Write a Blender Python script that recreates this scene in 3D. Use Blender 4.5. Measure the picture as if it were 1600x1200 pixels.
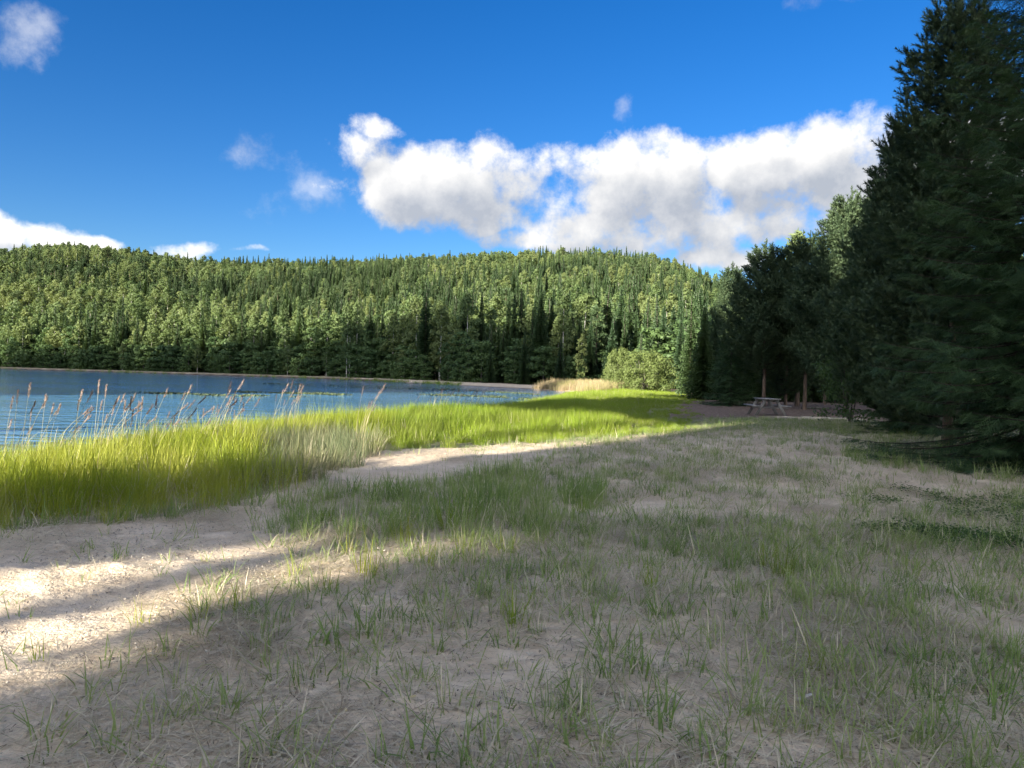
import bpy, math, random
import numpy as np
from mathutils import Vector, Matrix, Euler

for o in list(bpy.data.objects):
    bpy.data.objects.remove(o)
sc = bpy.context.scene
COL = sc.collection
RNG = np.random.default_rng(11)
R = math.radians

# ------------------------------------------------------------------ camera
F_PX = 1164.0            # focal length in pixels of the 1600 x 1200 photograph
EYE = 1.55
PITCH, ROLL = -0.757, 1.4
cam_data = bpy.data.cameras.new('camera')
cam_data.sensor_width = 36.0
cam_data.lens = 36.0 * F_PX / 1600.0
cam_data.clip_start = 0.05
cam_data.clip_end = 9000.0
cam = bpy.data.objects.new('camera', cam_data)
CAM_M = Matrix.Translation((0, 0, EYE)) @ Matrix.Rotation(R(90 + PITCH), 4, 'X') @ Matrix.Rotation(R(ROLL), 4, 'Z')
cam.matrix_world = CAM_M
COL.objects.link(cam)
sc.camera = cam

# ------------------------------------------------------------------ light and sky
SUN_AZ = 218.0           # degrees clockwise from the view direction: behind, to the left
SUN_EL = 15.0
EXPOSURE = 3.35
SUN_STRENGTH = 2.0
SKY_STRENGTH = 0.05
sa, se = R(SUN_AZ), R(SUN_EL)
SUN_H = np.array([math.sin(sa), math.cos(sa)])
sun_vec = Vector((SUN_H[0] * math.cos(se), SUN_H[1] * math.cos(se), math.sin(se)))
sun_data = bpy.data.lights.new('sun', 'SUN')
sun_data.energy = SUN_STRENGTH
sun_data.angle = R(0.53)
sun_data.color = (1.0, 0.90, 0.74)
sun = bpy.data.objects.new('sun', sun_data)
sun.rotation_euler = sun_vec.to_track_quat('Z', 'Y').to_euler()
sun.location = (-20, -20, 60)
COL.objects.link(sun)

sc.view_settings.view_transform = 'Standard'
sc.view_settings.look = 'None'
sc.view_settings.gamma = 1.0
sc.view_settings.use_curve_mapping = False
sc.view_settings.exposure = EXPOSURE
sc.render.engine = 'CYCLES'
sc.cycles.max_bounces = 5
sc.cycles.diffuse_bounces = 3
sc.cycles.glossy_bounces = 2
sc.cycles.transmission_bounces = 2
sc.cycles.caustics_reflective = False
sc.cycles.caustics_refractive = False
sc.cycles.use_denoising = True
sc.cycles.use_adaptive_sampling = True
sc.cycles.adaptive_threshold = 0.02
sc.cycles.sample_clamp_indirect = 6.0


def px_dir(u, v):
    """world direction through a pixel of the photograph, y = 1"""
    d = CAM_M.to_3x3() @ Vector(((u - 800.0) / F_PX, -(v - 600.0) / F_PX, -1.0))
    return d / d.y


def gp(u, v, z=0.0):
    """the point on the horizontal plane z seen at a pixel"""
    d = px_dir(u, v)
    k = (z - EYE) / d.z
    return (d.x * k, d.y * k)


CM = np.array(CAM_M.inverted())


def project(x, y, z):
    """pixel of the photograph where world points fall (arrays)"""
    c = CM[:3, :3] @ np.stack([x, y, z]) + CM[:3, 3:4]
    w = np.where(-c[2] > 0.05, -c[2], np.nan)
    return 800 + F_PX * c[0] / w, 600 - F_PX * c[1] / w


# clouds as soft blobs on the sky, given as azimuth / elevation in degrees
def az_el(u, v):
    d = px_dir(u, v)
    return math.degrees(math.atan2(d.x, d.y)), math.degrees(math.atan2(d.z, math.hypot(d.x, d.y)))


CLOUD_PX = [  # u, v, half width, half height, weight
    (580, 205, 46, 26, .8), (556, 240, 62, 40, 1.0), (520, 288, 100, 44, .12), (620, 290, 100, 62, 1.1), (705, 300, 110, 70, 1.15),
    (785, 272, 90, 60, 1.1), (828, 246, 55, 38, 1.0), (650, 335, 90, 42, .9), (750, 338, 90, 40, .9),
    
    (915, 243, 75, 30, .85), (880, 312, 85, 60, 1.0), (965, 290, 115, 72, 1.15), (1045, 285, 100, 72, 1.15),
    (1085, 335, 115, 62, 1.1), (960, 362, 190, 50, 1.1), (850, 380, 110, 26, .95), (1185, 272, 100, 75, 1.15), (1200, 230, 62, 36, 1.0),
    (1275, 262, 110, 70, 1.2), (1352, 235, 95, 55, 1.15), (1430, 245, 110, 60, 1.15), (1205, 325, 110, 60, 1.0), (1310, 315, 90, 55, 1.0),
    (1165, 405, 80, 24, .75), (1090, 395, 90, 30, .8), (1540, 262, 150, 70, 1.1), (1480, 330, 140, 50, .9),
    (-10, 362, 85, 34, 1.0), (70, 368, 75, 28, 1.0), (150, 378, 60, 18, .9),
    (292, 388, 58, 20, .95), (385, 399, 50, 9, .7), 
]
WISP_PX = [(475, 298, 95, 66, .75), (430, 330, 50, 40, .5), (410, 238, 85, 44, .7), (14, 52, 66, 48, .95), (46, 88, 34, 32, .7), (978, 172, 22, 40, .45), (1310, -2, 110, 20, .8), (590, 300, 120, 90, .7), (1120, 380, 120, 60, .8)]


def blob_list(px):
    out = []
    for (u, v, a, b, w) in px:
        az, el = az_el(u, v)
        out.append((az, el, a / F_PX * 57.3 * math.cos(R(az)), b / F_PX * 57.3, w))
    return out


CLOUDS, WISPS = blob_list(CLOUD_PX), blob_list(WISP_PX)

world = bpy.data.worlds.new('World')
sc.world = world
world.use_nodes = True
wt = world.node_tree
wt.nodes.clear()


class NT:
    """small helper for node trees"""
    def __init__(s, tree):
        s.t = tree

    def n(s, kind, **kw):
        nd = s.t.nodes.new(kind)
        for k, v in kw.items():
            setattr(nd, k, v)
        return nd

    def set(s, sock, val):
        if isinstance(val, bpy.types.NodeSocket):
            s.t.links.new(val, sock)
        elif val is not None:
            sock.default_value = val

    def m(s, op, a, b=None, c=None, clamp=False):
        nd = s.n('ShaderNodeMath', operation=op, use_clamp=clamp)
        for i, v in enumerate((a, b, c)):
            s.set(nd.inputs[i], v)
        return nd.outputs[0]

    def vm(s, op, a, b=None, c=None, out=0):
        nd = s.n('ShaderNodeVectorMath', operation=op)
        for i, v in enumerate((a, b, c)):
            s.set(nd.inputs[i], v)
        return nd.outputs[out]

    def noise(s, vec, scale, detail=4.0, rough=0.55, lac=2.0, out=0, dist=0.0):
        nd = s.n('ShaderNodeTexNoise')
        s.set(nd.inputs['Vector'], vec)
        nd.inputs['Scale'].default_value = scale
        nd.inputs['Detail'].default_value = detail
        nd.inputs['Roughness'].default_value = rough
        nd.inputs['Lacunarity'].default_value = lac
        nd.inputs['Distortion'].default_value = dist
        return nd.outputs[out]

    def ramp(s, x, a, b, va=0.0, vb=1.0, smooth=True):
        nd = s.n('ShaderNodeMapRange', interpolation_type='SMOOTHSTEP' if smooth else 'LINEAR')
        s.set(nd.inputs[0], x)
        for i, v in enumerate((a, b, va, vb)):
            nd.inputs[i + 1].default_value = v
        return nd.outputs[0]

    def mix(s, f, a, b, blend='MIX'):
        nd = s.n('ShaderNodeMix', data_type='RGBA', blend_type=blend)
        nd.clamp_factor = True
        s.set(nd.inputs[0], f)
        s.set(nd.inputs[6], a if not isinstance(a, tuple) else (*a[:3], 1.0))
        s.set(nd.inputs[7], b if not isinstance(b, tuple) else (*b[:3], 1.0))
        return nd.outputs[2]


W = NT(wt)
sky = W.n('ShaderNodeTexSky', sky_type='NISHITA')
sky.sun_disc = False
sky.sun_elevation = se
sky.sun_rotation = sa
sky.altitude = 200.0
sky.air_density = 1.0
sky.dust_density = 0.25
sky.ozone_density = 4.0
tc = W.n('ShaderNodeTexCoord')
dvec = tc.outputs['Generated']


def cloud_field(shift_az, shift_el):
    sep = W.n('ShaderNodeSeparateXYZ')
    wt.links.new(dvec, sep.inputs[0])
    az = W.m('MULTIPLY', W.m('ARCTAN2', sep.outputs[0], sep.outputs[1]), 57.2958)
    el = W.m('MULTIPLY', W.m('ARCSINE', sep.outputs[2]), 57.2958)
    comb = W.n('ShaderNodeCombineXYZ')
    W.set(comb.inputs[0], W.m('ADD', az, shift_az))
    W.set(comb.inputs[1], W.m('ADD', el, shift_el))
    nvec = W.vm('ADD', dvec, (R(shift_az) * .9, 0.0, R(shift_el)))
    warp = W.noise(nvec, 9.0, 3.0, 0.5, out=1)
    off = W.vm('MULTIPLY_ADD', warp, (5.0, 3.6, 0.0), (-2.5, -1.8, 0.0))
    q = W.vm('ADD', comb.outputs[0], off)
    accs = []
    for blobs in (CLOUDS, WISPS) if shift_az == 0.0 else (CLOUDS,):
        acc = None
        for (a, e, ra, re, w) in blobs:
            v = W.vm('MULTIPLY_ADD', q, (1 / ra, 1 / re, 0.0), (-a / ra, -e / re, 0.0))
            d2 = W.vm('DOT_PRODUCT', v, v, out=1)
            val = W.m('MULTIPLY_ADD', d2, -1.0, w)
            acc = val if acc is None else W.m('SMOOTH_MAX', acc, val, 0.12)
        accs.append(acc)
    acc = accs[0]
    # added unseen fill: heavier cloud outside the frame than in view, lighting the shade
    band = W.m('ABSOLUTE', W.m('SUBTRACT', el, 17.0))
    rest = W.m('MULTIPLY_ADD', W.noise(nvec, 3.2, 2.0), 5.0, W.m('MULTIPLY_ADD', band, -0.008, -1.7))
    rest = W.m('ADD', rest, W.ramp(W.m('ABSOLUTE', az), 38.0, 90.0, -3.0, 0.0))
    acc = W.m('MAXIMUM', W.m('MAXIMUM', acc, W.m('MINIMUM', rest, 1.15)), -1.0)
    low = W.noise(nvec, 7.0, 3.0, 0.5)
    base = W.m('MULTIPLY_ADD', low, 1.9, W.m('SUBTRACT', acc, 0.95))
    fine = W.noise(nvec, 17.0, 9.0, 0.62, 2.1)
    return base, fine, W.m('MAXIMUM', accs[-1], -1.0)


base1, fine1, wisp = cloud_field(0.0, 0.0)
base2, fine2, _ = cloud_field(-0.9, 1.7)
den = W.m('MULTIPLY_ADD', fine1, 3.0, W.m('SUBTRACT', base1, 1.5))
alpha = W.ramp(den, -0.05, 0.95)
veil = W.m('MULTIPLY', W.ramp(W.m('MULTIPLY_ADD', fine1, 3.4, W.m('SUBTRACT', wisp, 1.9)), 0.0, 1.5), 0.42)
alpha = W.m('MAXIMUM', alpha, veil)
lit = W.m('MULTIPLY_ADD', W.m('SUBTRACT', base1, base2), 0.5, 0.60)
lit = W.m('MULTIPLY_ADD', W.ramp(base2, 0.0, 1.6), -0.46, lit)
lit = W.m('MULTIPLY_ADD', W.m('SUBTRACT', fine1, fine2), 1.0, lit)
lit = W.m('MAXIMUM', W.m('MINIMUM', lit, 1.0), 0.0)
CL = 2.0 ** (-EXPOSURE) / SKY_STRENGTH
cloud_col = W.mix(lit, tuple(c * CL for c in (0.50, 0.545, 0.63)), tuple(c * CL for c in (1.16, 1.14, 1.11)))
# added boost: unseen clouds near the sun made brighter and warmer to light the shade
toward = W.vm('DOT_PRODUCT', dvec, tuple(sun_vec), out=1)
sun_boost = W.m('POWER', W.m('MULTIPLY_ADD', toward, 0.5, 0.5), 3.0)
cloud_col = W.vm('MULTIPLY', cloud_col, W.vm('MULTIPLY_ADD', sun_boost, (2.7, 2.6, 2.45), (1.0, 1.0, 1.0)))
hs = W.n('ShaderNodeHueSaturation')
hs.inputs['Saturation'].default_value = 1.27
hs.inputs['Value'].default_value = 0.365
hs.inputs['Hue'].default_value = 0.512
wt.links.new(sky.outputs[0], hs.inputs['Color'])
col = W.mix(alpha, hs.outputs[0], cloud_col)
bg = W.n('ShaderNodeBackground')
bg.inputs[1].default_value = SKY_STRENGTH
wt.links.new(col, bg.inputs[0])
wo = W.n('ShaderNodeOutputWorld')
wt.links.new(bg.outputs[0], wo.inputs[0])
world.cycles.sampling_method = 'MANUAL'
world.cycles.sample_map_resolution = 512

# ------------------------------------------------------------------ mesh helpers
def smooth(a, b, x):
    t = np.clip((np.asarray(x, float) - a) / (b - a), 0, 1)
    return t * t * (3 - 2 * t)


def _hash(i, j, seed):
    h = (i.astype(np.int64) * 374761393 + j.astype(np.int64) * 668265263 + seed * 974634777) & 0x7fffffff
    h = ((h ^ (h >> 13)) * 1274126177) & 0x7fffffff
    return ((h ^ (h >> 16)) & 0xffff) / 65535.0


def vnoise(x, y, scale, seed=0, octaves=3):
    """value noise in -1..1"""
    x, y = np.asarray(x, float) / scale, np.asarray(y, float) / scale
    out, amp, tot = 0.0, 1.0, 0.0
    for o in range(octaves):
        i, j = np.floor(x), np.floor(y)
        fx, fy = x - i, y - j
        fx, fy = fx * fx * (3 - 2 * fx), fy * fy * (3 - 2 * fy)
        a, b = _hash(i, j, seed + o), _hash(i + 1, j, seed + o)
        c, d = _hash(i, j + 1, seed + o), _hash(i + 1, j + 1, seed + o)
        out = out + amp * (a + (b - a) * fx + (c - a) * fy + (a - b - c + d) * fx * fy)
        tot += amp
        amp *= 0.5
        x, y = x * 2.03 + 17.1, y * 2.03 + 5.7
    return out / tot * 2 - 1


def mk_mesh(name, V, faces, mats=(), midx=None, attrs=None, smooth_shade=False, cols=None):
    """faces: list of int arrays (n,3) or (n,4); midx: list of material numbers, one per array"""
    V = np.asarray(V, np.float32)
    faces = [np.asarray(f, np.int32) for f in faces]
    keep = [i for i, f in enumerate(faces) if len(f)]
    if midx is not None:
        midx = [midx[i] for i in keep]
    faces = [faces[i] for i in keep]
    me = bpy.data.meshes.new(name)
    me.vertices.add(len(V))
    me.vertices.foreach_set('co', V.ravel())
    if faces:
        loops = np.concatenate([f.ravel() for f in faces])
        tot = np.concatenate([np.full(len(f), f.shape[1], np.int32) for f in faces])
        start = np.concatenate([[0], np.cumsum(tot)[:-1]]).astype(np.int32)
        me.loops.add(len(loops))
        me.loops.foreach_set('vertex_index', loops)
        me.polygons.add(len(tot))
        me.polygons.foreach_set('loop_start', start)
        if midx is not None:
            me.polygons.foreach_set('material_index', np.concatenate([np.full(len(f), m, np.int32) for f, m in zip(faces, midx)]))
        if smooth_shade:
            me.polygons.foreach_set('use_smooth', np.ones(len(tot), bool))
    for m in mats:
        me.materials.append(m)
    me.update(calc_edges=True)
    for k, a in (attrs or {}).items():
        a = np.asarray(a)
        if a.ndim == 2:
            at = me.attributes.new(k, 'FLOAT_VECTOR', 'POINT')
            at.data.foreach_set('vector', a.astype(np.float32).ravel())
        elif a.dtype.kind == 'i':
            at = me.attributes.new(k, 'INT', 'POINT')
            at.data.foreach_set('value', a.astype(np.int32))
        else:
            at = me.attributes.new(k, 'FLOAT', 'POINT')
            at.data.foreach_set('value', a.astype(np.float32))
    return me


class Geo:
    """collects arrays into one mesh"""
    def __init__(s):
        s.v, s.f, s.m, s.tone, s.n = [], [], [], [], 0

    def add(s, V, faces, tone=0.5, mat=0):
        V = np.asarray(V, float).reshape(-1, 3)
        for f in faces:
            if len(f):
                s.f.append(np.asarray(f, np.int64) + s.n)
                s.m.append(mat)
        s.v.append(V)
        s.tone.append(np.broadcast_to(np.asarray(tone, float), (len(V),)).copy())
        s.n += len(V)
        return s

    def merge(s, other, mat=None):
        for f, m in zip(other.f, other.m):
            s.f.append(f + s.n)
            s.m.append(m if mat is None else mat)
        s.v += other.v
        s.tone += other.tone
        s.n += other.n
        return s

    def mesh(s, name, mats, smooth_shade=False):
        return mk_mesh(name, np.concatenate(s.v), s.f, mats, s.m, {'tone': np.concatenate(s.tone)}, smooth_shade)


def add_obj(name, data, parent=None, loc=None, rot=None, scale=None, label=None, cat=None, group=None, kind=None):
    o = bpy.data.objects.new(name, data)
    COL.objects.link(o)
    if parent is not None:
        o.parent = parent
    if loc is not None:
        o.location = loc
    if rot is not None:
        o.rotation_euler = rot
    if scale is not None:
        o.scale = scale if hasattr(scale, '__len__') else (scale,) * 3
    for k, v in (('label', label), ('category', cat), ('group', group), ('kind', kind)):
        if v:
            o[k] = v
    return o


def tube(g, pts, rad, n=6, tone=0.5, mat=0, cap=True):
    pts = np.asarray(pts, float)
    rad = np.broadcast_to(np.asarray(rad, float), (len(pts),))
    tang = np.gradient(pts, axis=0)
    tang /= np.linalg.norm(tang, axis=1)[:, None] + 1e-9
    ref = np.where(np.abs(tang[:, 2:3]) > 0.9, np.array([[1., 0, 0]]), np.array([[0, 0, 1.]]))
    a = np.cross(tang, ref)
    a /= np.linalg.norm(a, axis=1)[:, None] + 1e-9
    b = np.cross(tang, a)
    th = np.arange(n) / n * 2 * np.pi
    V = pts[:, None] + rad[:, None, None] * (np.cos(th)[None, :, None] * a[:, None] + np.sin(th)[None, :, None] * b[:, None])
    k = len(pts)
    i, j = np.meshgrid(np.arange(k - 1), np.arange(n), indexing='ij')
    j2 = (j + 1) % n
    q = np.stack([i * n + j, i * n + j2, (i + 1) * n + j2, (i + 1) * n + j], -1).reshape(-1, 4)
    faces = [q]
    if cap and n in (3, 4):
        faces.append(np.array([[(k - 1) * n + x for x in range(n)]]))
    g.add(V.reshape(-1, 3), faces, tone, mat)
    return g


def rhombs(g, P, U, Vv, tone, mat=0):
    """leaf-shaped quads: long half axis U, short half axis V"""
    N = len(P)
    X = np.stack([P - U, P + Vv - .1 * U, P + U, P - Vv - .1 * U], 1).reshape(-1, 3)
    g.add(X, [np.arange(4 * N).reshape(N, 4)], np.repeat(tone, 4), mat)


def tris(g, P, D, S, tone, mat=0):
    """needle triangles: base half width S, tip P + D"""
    N = len(P)
    X = np.stack([P - S, P + S, P + D], 1).reshape(-1, 3)
    g.add(X, [np.arange(3 * N).reshape(N, 3)], np.repeat(tone, 3), mat)


def unit(rng, n):
    v = rng.normal(size=(n, 3))
    return v / np.linalg.norm(v, axis=1)[:, None]


def gn_scatter(name, sources, pts, rot, scl, idx=None):
    """a mesh of points whose geometry-node modifier sets one of the source meshes on each"""
    pts = np.asarray(pts, float)
    n = len(pts)
    scl = np.asarray(scl, float)
    if scl.ndim == 1:
        scl = np.repeat(scl[:, None], 3, 1)
    if idx is None:
        idx = RNG.integers(0, len(sources), n)
    me = mk_mesh(name, pts, [], attrs={'rot': np.asarray(rot, float), 'scl': scl, 'idx': np.asarray(idx, np.int32)})
    ng = bpy.data.node_groups.new(name, 'GeometryNodeTree')
    ng.interface.new_socket('Geometry', in_out='INPUT', socket_type='NodeSocketGeometry')
    ng.interface.new_socket('Geometry', in_out='OUTPUT', socket_type='NodeSocketGeometry')
    N, L = ng.nodes, ng.links
    gi, go = N.new('NodeGroupInput'), N.new('NodeGroupOutput')
    iop, g2i = N.new('GeometryNodeInstanceOnPoints'), N.new('GeometryNodeGeometryToInstance')
    for s in reversed(sources):
        oi = N.new('GeometryNodeObjectInfo')
        oi.inputs['Object'].default_value = s
        oi.inputs['As Instance'].default_value = False
        L.new(oi.outputs['Geometry'], g2i.inputs[0])

    def named(attr, typ):
        nd = N.new('GeometryNodeInputNamedAttribute')
        nd.data_type = typ
        nd.inputs['Name'].default_value = attr
        return nd.outputs['Attribute']
    e2r = N.new('FunctionNodeEulerToRotation')
    L.new(named('rot', 'FLOAT_VECTOR'), e2r.inputs[0])
    L.new(gi.outputs[0], iop.inputs['Points'])
    L.new(g2i.outputs[0], iop.inputs['Instance'])
    iop.inputs['Pick Instance'].default_value = True
    L.new(named('idx', 'INT'), iop.inputs['Instance Index'])
    L.new(e2r.outputs[0], iop.inputs['Rotation'])
    L.new(named('scl', 'FLOAT_VECTOR'), iop.inputs['Scale'])
    L.new(iop.outputs[0], go.inputs[0])
    return me, ng


def scatter_obj(name, sources, pts, rot, scl, idx=None, **kw):
    me, ng = gn_scatter(name, sources, pts, rot, scl, idx)
    o = add_obj(name, me, **kw)
    md = o.modifiers.new('scatter', 'NODES')
    md.node_group = ng
    return o


def source(mesh):
    """a mesh kept out of the scene, only scattered by geometry nodes"""
    return bpy.data.objects.new(mesh.name, mesh)


# ------------------------------------------------------------------ materials
def material(name):
    m = bpy.data.materials.new(name)
    m.use_nodes = True
    m.node_tree.nodes.clear()
    return m, NT(m.node_tree)


def finish(T, shader, disp=None):
    out = T.n('ShaderNodeOutputMaterial')
    T.t.links.new(shader, out.inputs[0])


def principled(T, color, rough=0.7, spec=0.3, normal=None):
    p = T.n('ShaderNodeBsdfPrincipled')
    T.set(p.inputs['Base Color'], color if not isinstance(color, tuple) else (*color[:3], 1))
    T.set(p.inputs['Roughness'], rough)
    p.inputs['Specular IOR Level'].default_value = spec
    if normal is not None:
        T.set(p.inputs['Normal'], normal)
    return p.outputs[0]


def foliage_mat(name, dark, light, transl=0.35, warm=(1.15, 1.1, 0.6), patch=None, patch_scale=0.03, rough=0.55, spec=0.25):
    """leaf material: colour by leaf (tone), by plant (object random) and, far off, by stand"""
    m, T = material(name)
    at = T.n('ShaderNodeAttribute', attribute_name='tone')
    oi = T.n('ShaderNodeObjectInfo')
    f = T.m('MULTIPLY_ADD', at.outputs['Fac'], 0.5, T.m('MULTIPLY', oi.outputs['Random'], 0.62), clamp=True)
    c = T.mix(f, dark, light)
    if patch is not None:
        ge = T.n('ShaderNodeNewGeometry')
        nz = T.ramp(T.noise(ge.outputs['Position'], patch_scale, 3.0), 0.4, 0.62)
        c = T.mix(T.m('MULTIPLY', nz, 0.75), c, patch)
    b = principled(T, c, rough, spec)
    tr = T.n('ShaderNodeBsdfTranslucent')
    T.set(tr.inputs[0], T.mix(1.0, c, warm, 'MULTIPLY'))
    mx = T.n('ShaderNodeMixShader')
    mx.inputs[0].default_value = transl
    T.t.links.new(b, mx.inputs[1])
    T.t.links.new(tr.outputs[0], mx.inputs[2])
    finish(T, mx.outputs[0])
    return m


def bark_mat(name, a, b, scale=6.0, stretch=(1, 1, 0.2), marks=None):
    m, T = material(name)
    co = T.n('ShaderNodeTexCoord').outputs['Object']
    v = T.vm('MULTIPLY', co, stretch)
    n = T.noise(v, scale, 5.0, 0.65)
    c = T.mix(T.ramp(n, 0.35, 0.65), a, b)
    if marks:
        k = T.noise(T.vm('MULTIPLY', co, (1.0, 1.0, 3.5)), 2.2, 3.0)
        c = T.mix(T.ramp(k, 0.58, 0.64), c, marks)
    bp = T.n('ShaderNodeBump')
    bp.inputs['Strength'].default_value = 0.5
    bp.inputs['Distance'].default_value = 0.02
    T.set(bp.inputs['Height'], n)
    finish(T, principled(T, c, 0.85, 0.2, bp.outputs[0]))
    return m


M = {}
M['spruce_far'] = foliage_mat('spruce needles far', (0.022, 0.05, 0.024), (0.058, 0.10, 0.038), 0.2, patch=(0.07, 0.115, 0.042), patch_scale=0.02)
M['pine_far'] = foliage_mat('pine needles far', (0.045, 0.082, 0.04), (0.09, 0.14, 0.058), 0.2, patch=(0.115, 0.155, 0.06), patch_scale=0.02)
M['birch_far'] = foliage_mat('birch leaves far', (0.07, 0.125, 0.045), (0.155, 0.215, 0.085), 0.35, patch=(0.185, 0.225, 0.085), patch_scale=0.025)
M['alder_far'] = foliage_mat('alder leaves far', (0.05, 0.10, 0.04), (0.115, 0.18, 0.065), 0.32)
M['willow'] = foliage_mat('willow leaves', (0.06, 0.10, 0.032), (0.15, 0.195, 0.062), 0.3)
M['spruce'] = foliage_mat('spruce needles', (0.026, 0.062, 0.03), (0.07, 0.125, 0.045), 0.2)
M['pine'] = foliage_mat('pine needles', (0.04, 0.075, 0.042), (0.10, 0.145, 0.07), 0.2)
M['bark_pine'] = bark_mat('pine bark', (0.085, 0.065, 0.052), (0.20, 0.145, 0.11))
M['bark_grey'] = bark_mat('grey bark', (0.06, 0.055, 0.05), (0.17, 0.155, 0.135))
M['limb'] = bark_mat('dark limbs', (0.03, 0.026, 0.022), (0.075, 0.062, 0.05))
M['bark_birch'] = bark_mat('birch bark', (0.45, 0.43, 0.40), (0.68, 0.66, 0.62), 4.0, (1, 1, .5), marks=(0.05, 0.045, 0.04))
M['grass_gold'] = foliage_mat('yellow green bank grass', (0.15, 0.23, 0.028), (0.37, 0.43, 0.05), 0.42, (1.12, 1.1, .5), patch=(0.40, 0.41, 0.09), patch_scale=0.9)
M['grass_green'] = foliage_mat('bright green meadow grass', (0.13, 0.23, 0.024), (0.29, 0.38, 0.04), 0.42, (1.1, 1.1, .5), patch=(0.22, 0.27, 0.05), patch_scale=0.6)
M['grass_lyme'] = foliage_mat('grey green lyme grass', (0.12, 0.165, 0.085), (0.26, 0.30, 0.17), 0.35, patch=(0.33, 0.31, 0.17), patch_scale=1.2)
M['grass_short'] = foliage_mat('short field grass', (0.11, 0.19, 0.058), (0.28, 0.39, 0.13), 0.44, patch=(0.34, 0.41, 0.18), patch_scale=1.0)
M['straw'] = foliage_mat('dry straw', (0.28, 0.23, 0.165), (0.72, 0.66, 0.51), 0.25, (1, .95, .8))
M['reed_meadow'] = foliage_mat('ripe reed meadow', (0.26, 0.22, 0.11), (0.46, 0.37, 0.24), 0.35, (1.1, 1, .8), patch=(0.26, 0.28, 0.09), patch_scale=0.12)
M['reed_head'] = foliage_mat('purple brown reed heads', (0.15, 0.11, 0.095), (0.38, 0.295, 0.24), 0.25, (1, .9, .8))
M['reed_stem'] = foliage_mat('pale reed stems', (0.28, 0.27, 0.14), (0.50, 0.45, 0.28), 0.25, (1, 1, .8))
M['clover'] = foliage_mat('low clover', (0.03, 0.075, 0.02), (0.075, 0.14, 0.035), 0.3)
M['lily'] = foliage_mat('floating leaves', (0.06, 0.085, 0.04), (0.13, 0.16, 0.07), 0.1)

# ------------------------------------------------------------------ lake outline and ground heights
WATER = -0.45
LAKE_PTS = [(-84, -52), (-58, -22), (-27, -3), (-12.5, 4.2), (-10.2, 7), (-8.6, 10.5), (-7.6, 15), (-6.8, 20), (-6.0, 25), (-4.2, 29), (-1.6, 35), (0.6, 44),
            (2.8, 55), (5.2, 67), (6.6, 80), (6.0, 92), (1.5, 105), (-6, 116), (-18, 133), (-41, 160), (-80, 182), (-137, 205), (-220, 232), (-300, 222),
            (-290, 150), (-205, 95), (-122, 55), (-100, 0), (-96, -40)]


def catmull(P, k=5):
    P = np.asarray(P, float)
    out = []
    n = len(P)
    for i in range(n):
        p0, p1, p2, p3 = P[i - 1], P[i], P[(i + 1) % n], P[(i + 2) % n]
        for t in np.arange(k) / k:
            out.append(.5 * ((2 * p1) + (-p0 + p2) * t + (2 * p0 - 5 * p1 + 4 * p2 - p3) * t * t + (-p0 + 3 * p1 - 3 * p2 + p3) * t ** 3))
    return np.array(out)


LAKE = catmull(LAKE_PTS)


def lake_dist(x, y):
    """distance to the lake shore, positive on land"""
    x, y = np.asarray(x, float).ravel(), np.asarray(y, float).ravel()
    best = np.full(len(x), 1e18)
    inside = np.zeros(len(x), bool)
    n = len(LAKE)
    for i in range(n):
        ax, ay = LAKE[i]
        bx, by = LAKE[(i + 1) % n]
        dx, dy = bx - ax, by - ay
        t = np.clip(((x - ax) * dx + (y - ay) * dy) / (dx * dx + dy * dy), 0, 1)
        best = np.minimum(best, (x - ax - t * dx) ** 2 + (y - ay - t * dy) ** 2)
        if ay != by:
            hit = ((ay > y) != (by > y)) & (x < (bx - ax) * (y - ay) / (by - ay) + ax)
            inside ^= hit
    d = np.sqrt(best)
    return np.where(inside, -d, d)


SKYLINE = [(-200, 388), (0, 381), (100, 373), (200, 384), (300, 399), (500, 406), (650, 403), (800, 396), (920, 393), (1000, 399), (1060, 409), (1100, 424), (1130, 440), (1180, 470), (1260, 520)]
_saz, _sel = [], []
for (u, v) in SKYLINE:
    a, e = az_el(u, v)
    _saz.append(a)
    _sel.append(math.tan(R(e)))
RIDGE_AZ = [-60, -34, -15, 0, 8, 16, 25]
RIDGE_R = [740, 740, 720, 680, 640, 600, 560]
SHORE_AZ = [-60, -46, -34, -14, -8, 0, 5, 12, 20, 30]
SHORE_R = [300, 300, 247, 166, 140, 116, 108, 112, 120, 130]


def sun_pt(x, y):
    """coordinates along (t, away from the sun) and across (p) the light"""
    return -(x * SUN_H[0] + y * SUN_H[1]), -x * SUN_H[1] + y * SUN_H[0]


def from_pt(p, t):
    return (-t * SUN_H[0] - p * SUN_H[1], -t * SUN_H[1] + p * SUN_H[0])


MOUNDS = []
for (u, v, a, b, h, ang) in [(60, 905, 1.0, .28, .09, 12), (250, 890, .6, .2, .05, 20), (20, 955, .5, .12, -.06, 10), (180, 940, .35, .12, -.05, 5),
                             (620, 742, 2.0, .35, .07, 0), (700, 715, 1.6, .5, .06, 0), (560, 725, .8, .3, -.05, 0), (60, 1060, .5, .3, .03, 0),
                             (1000, 1130, .6, .3, .03, 30), (650, 960, .8, .3, .04, 10), (300, 985, .5, .15, .035, 15), (110, 1005, .25, .1, -.04, 40)]:
    MOUNDS.append((*gp(u, v), a, b, h, R(ang)))


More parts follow.
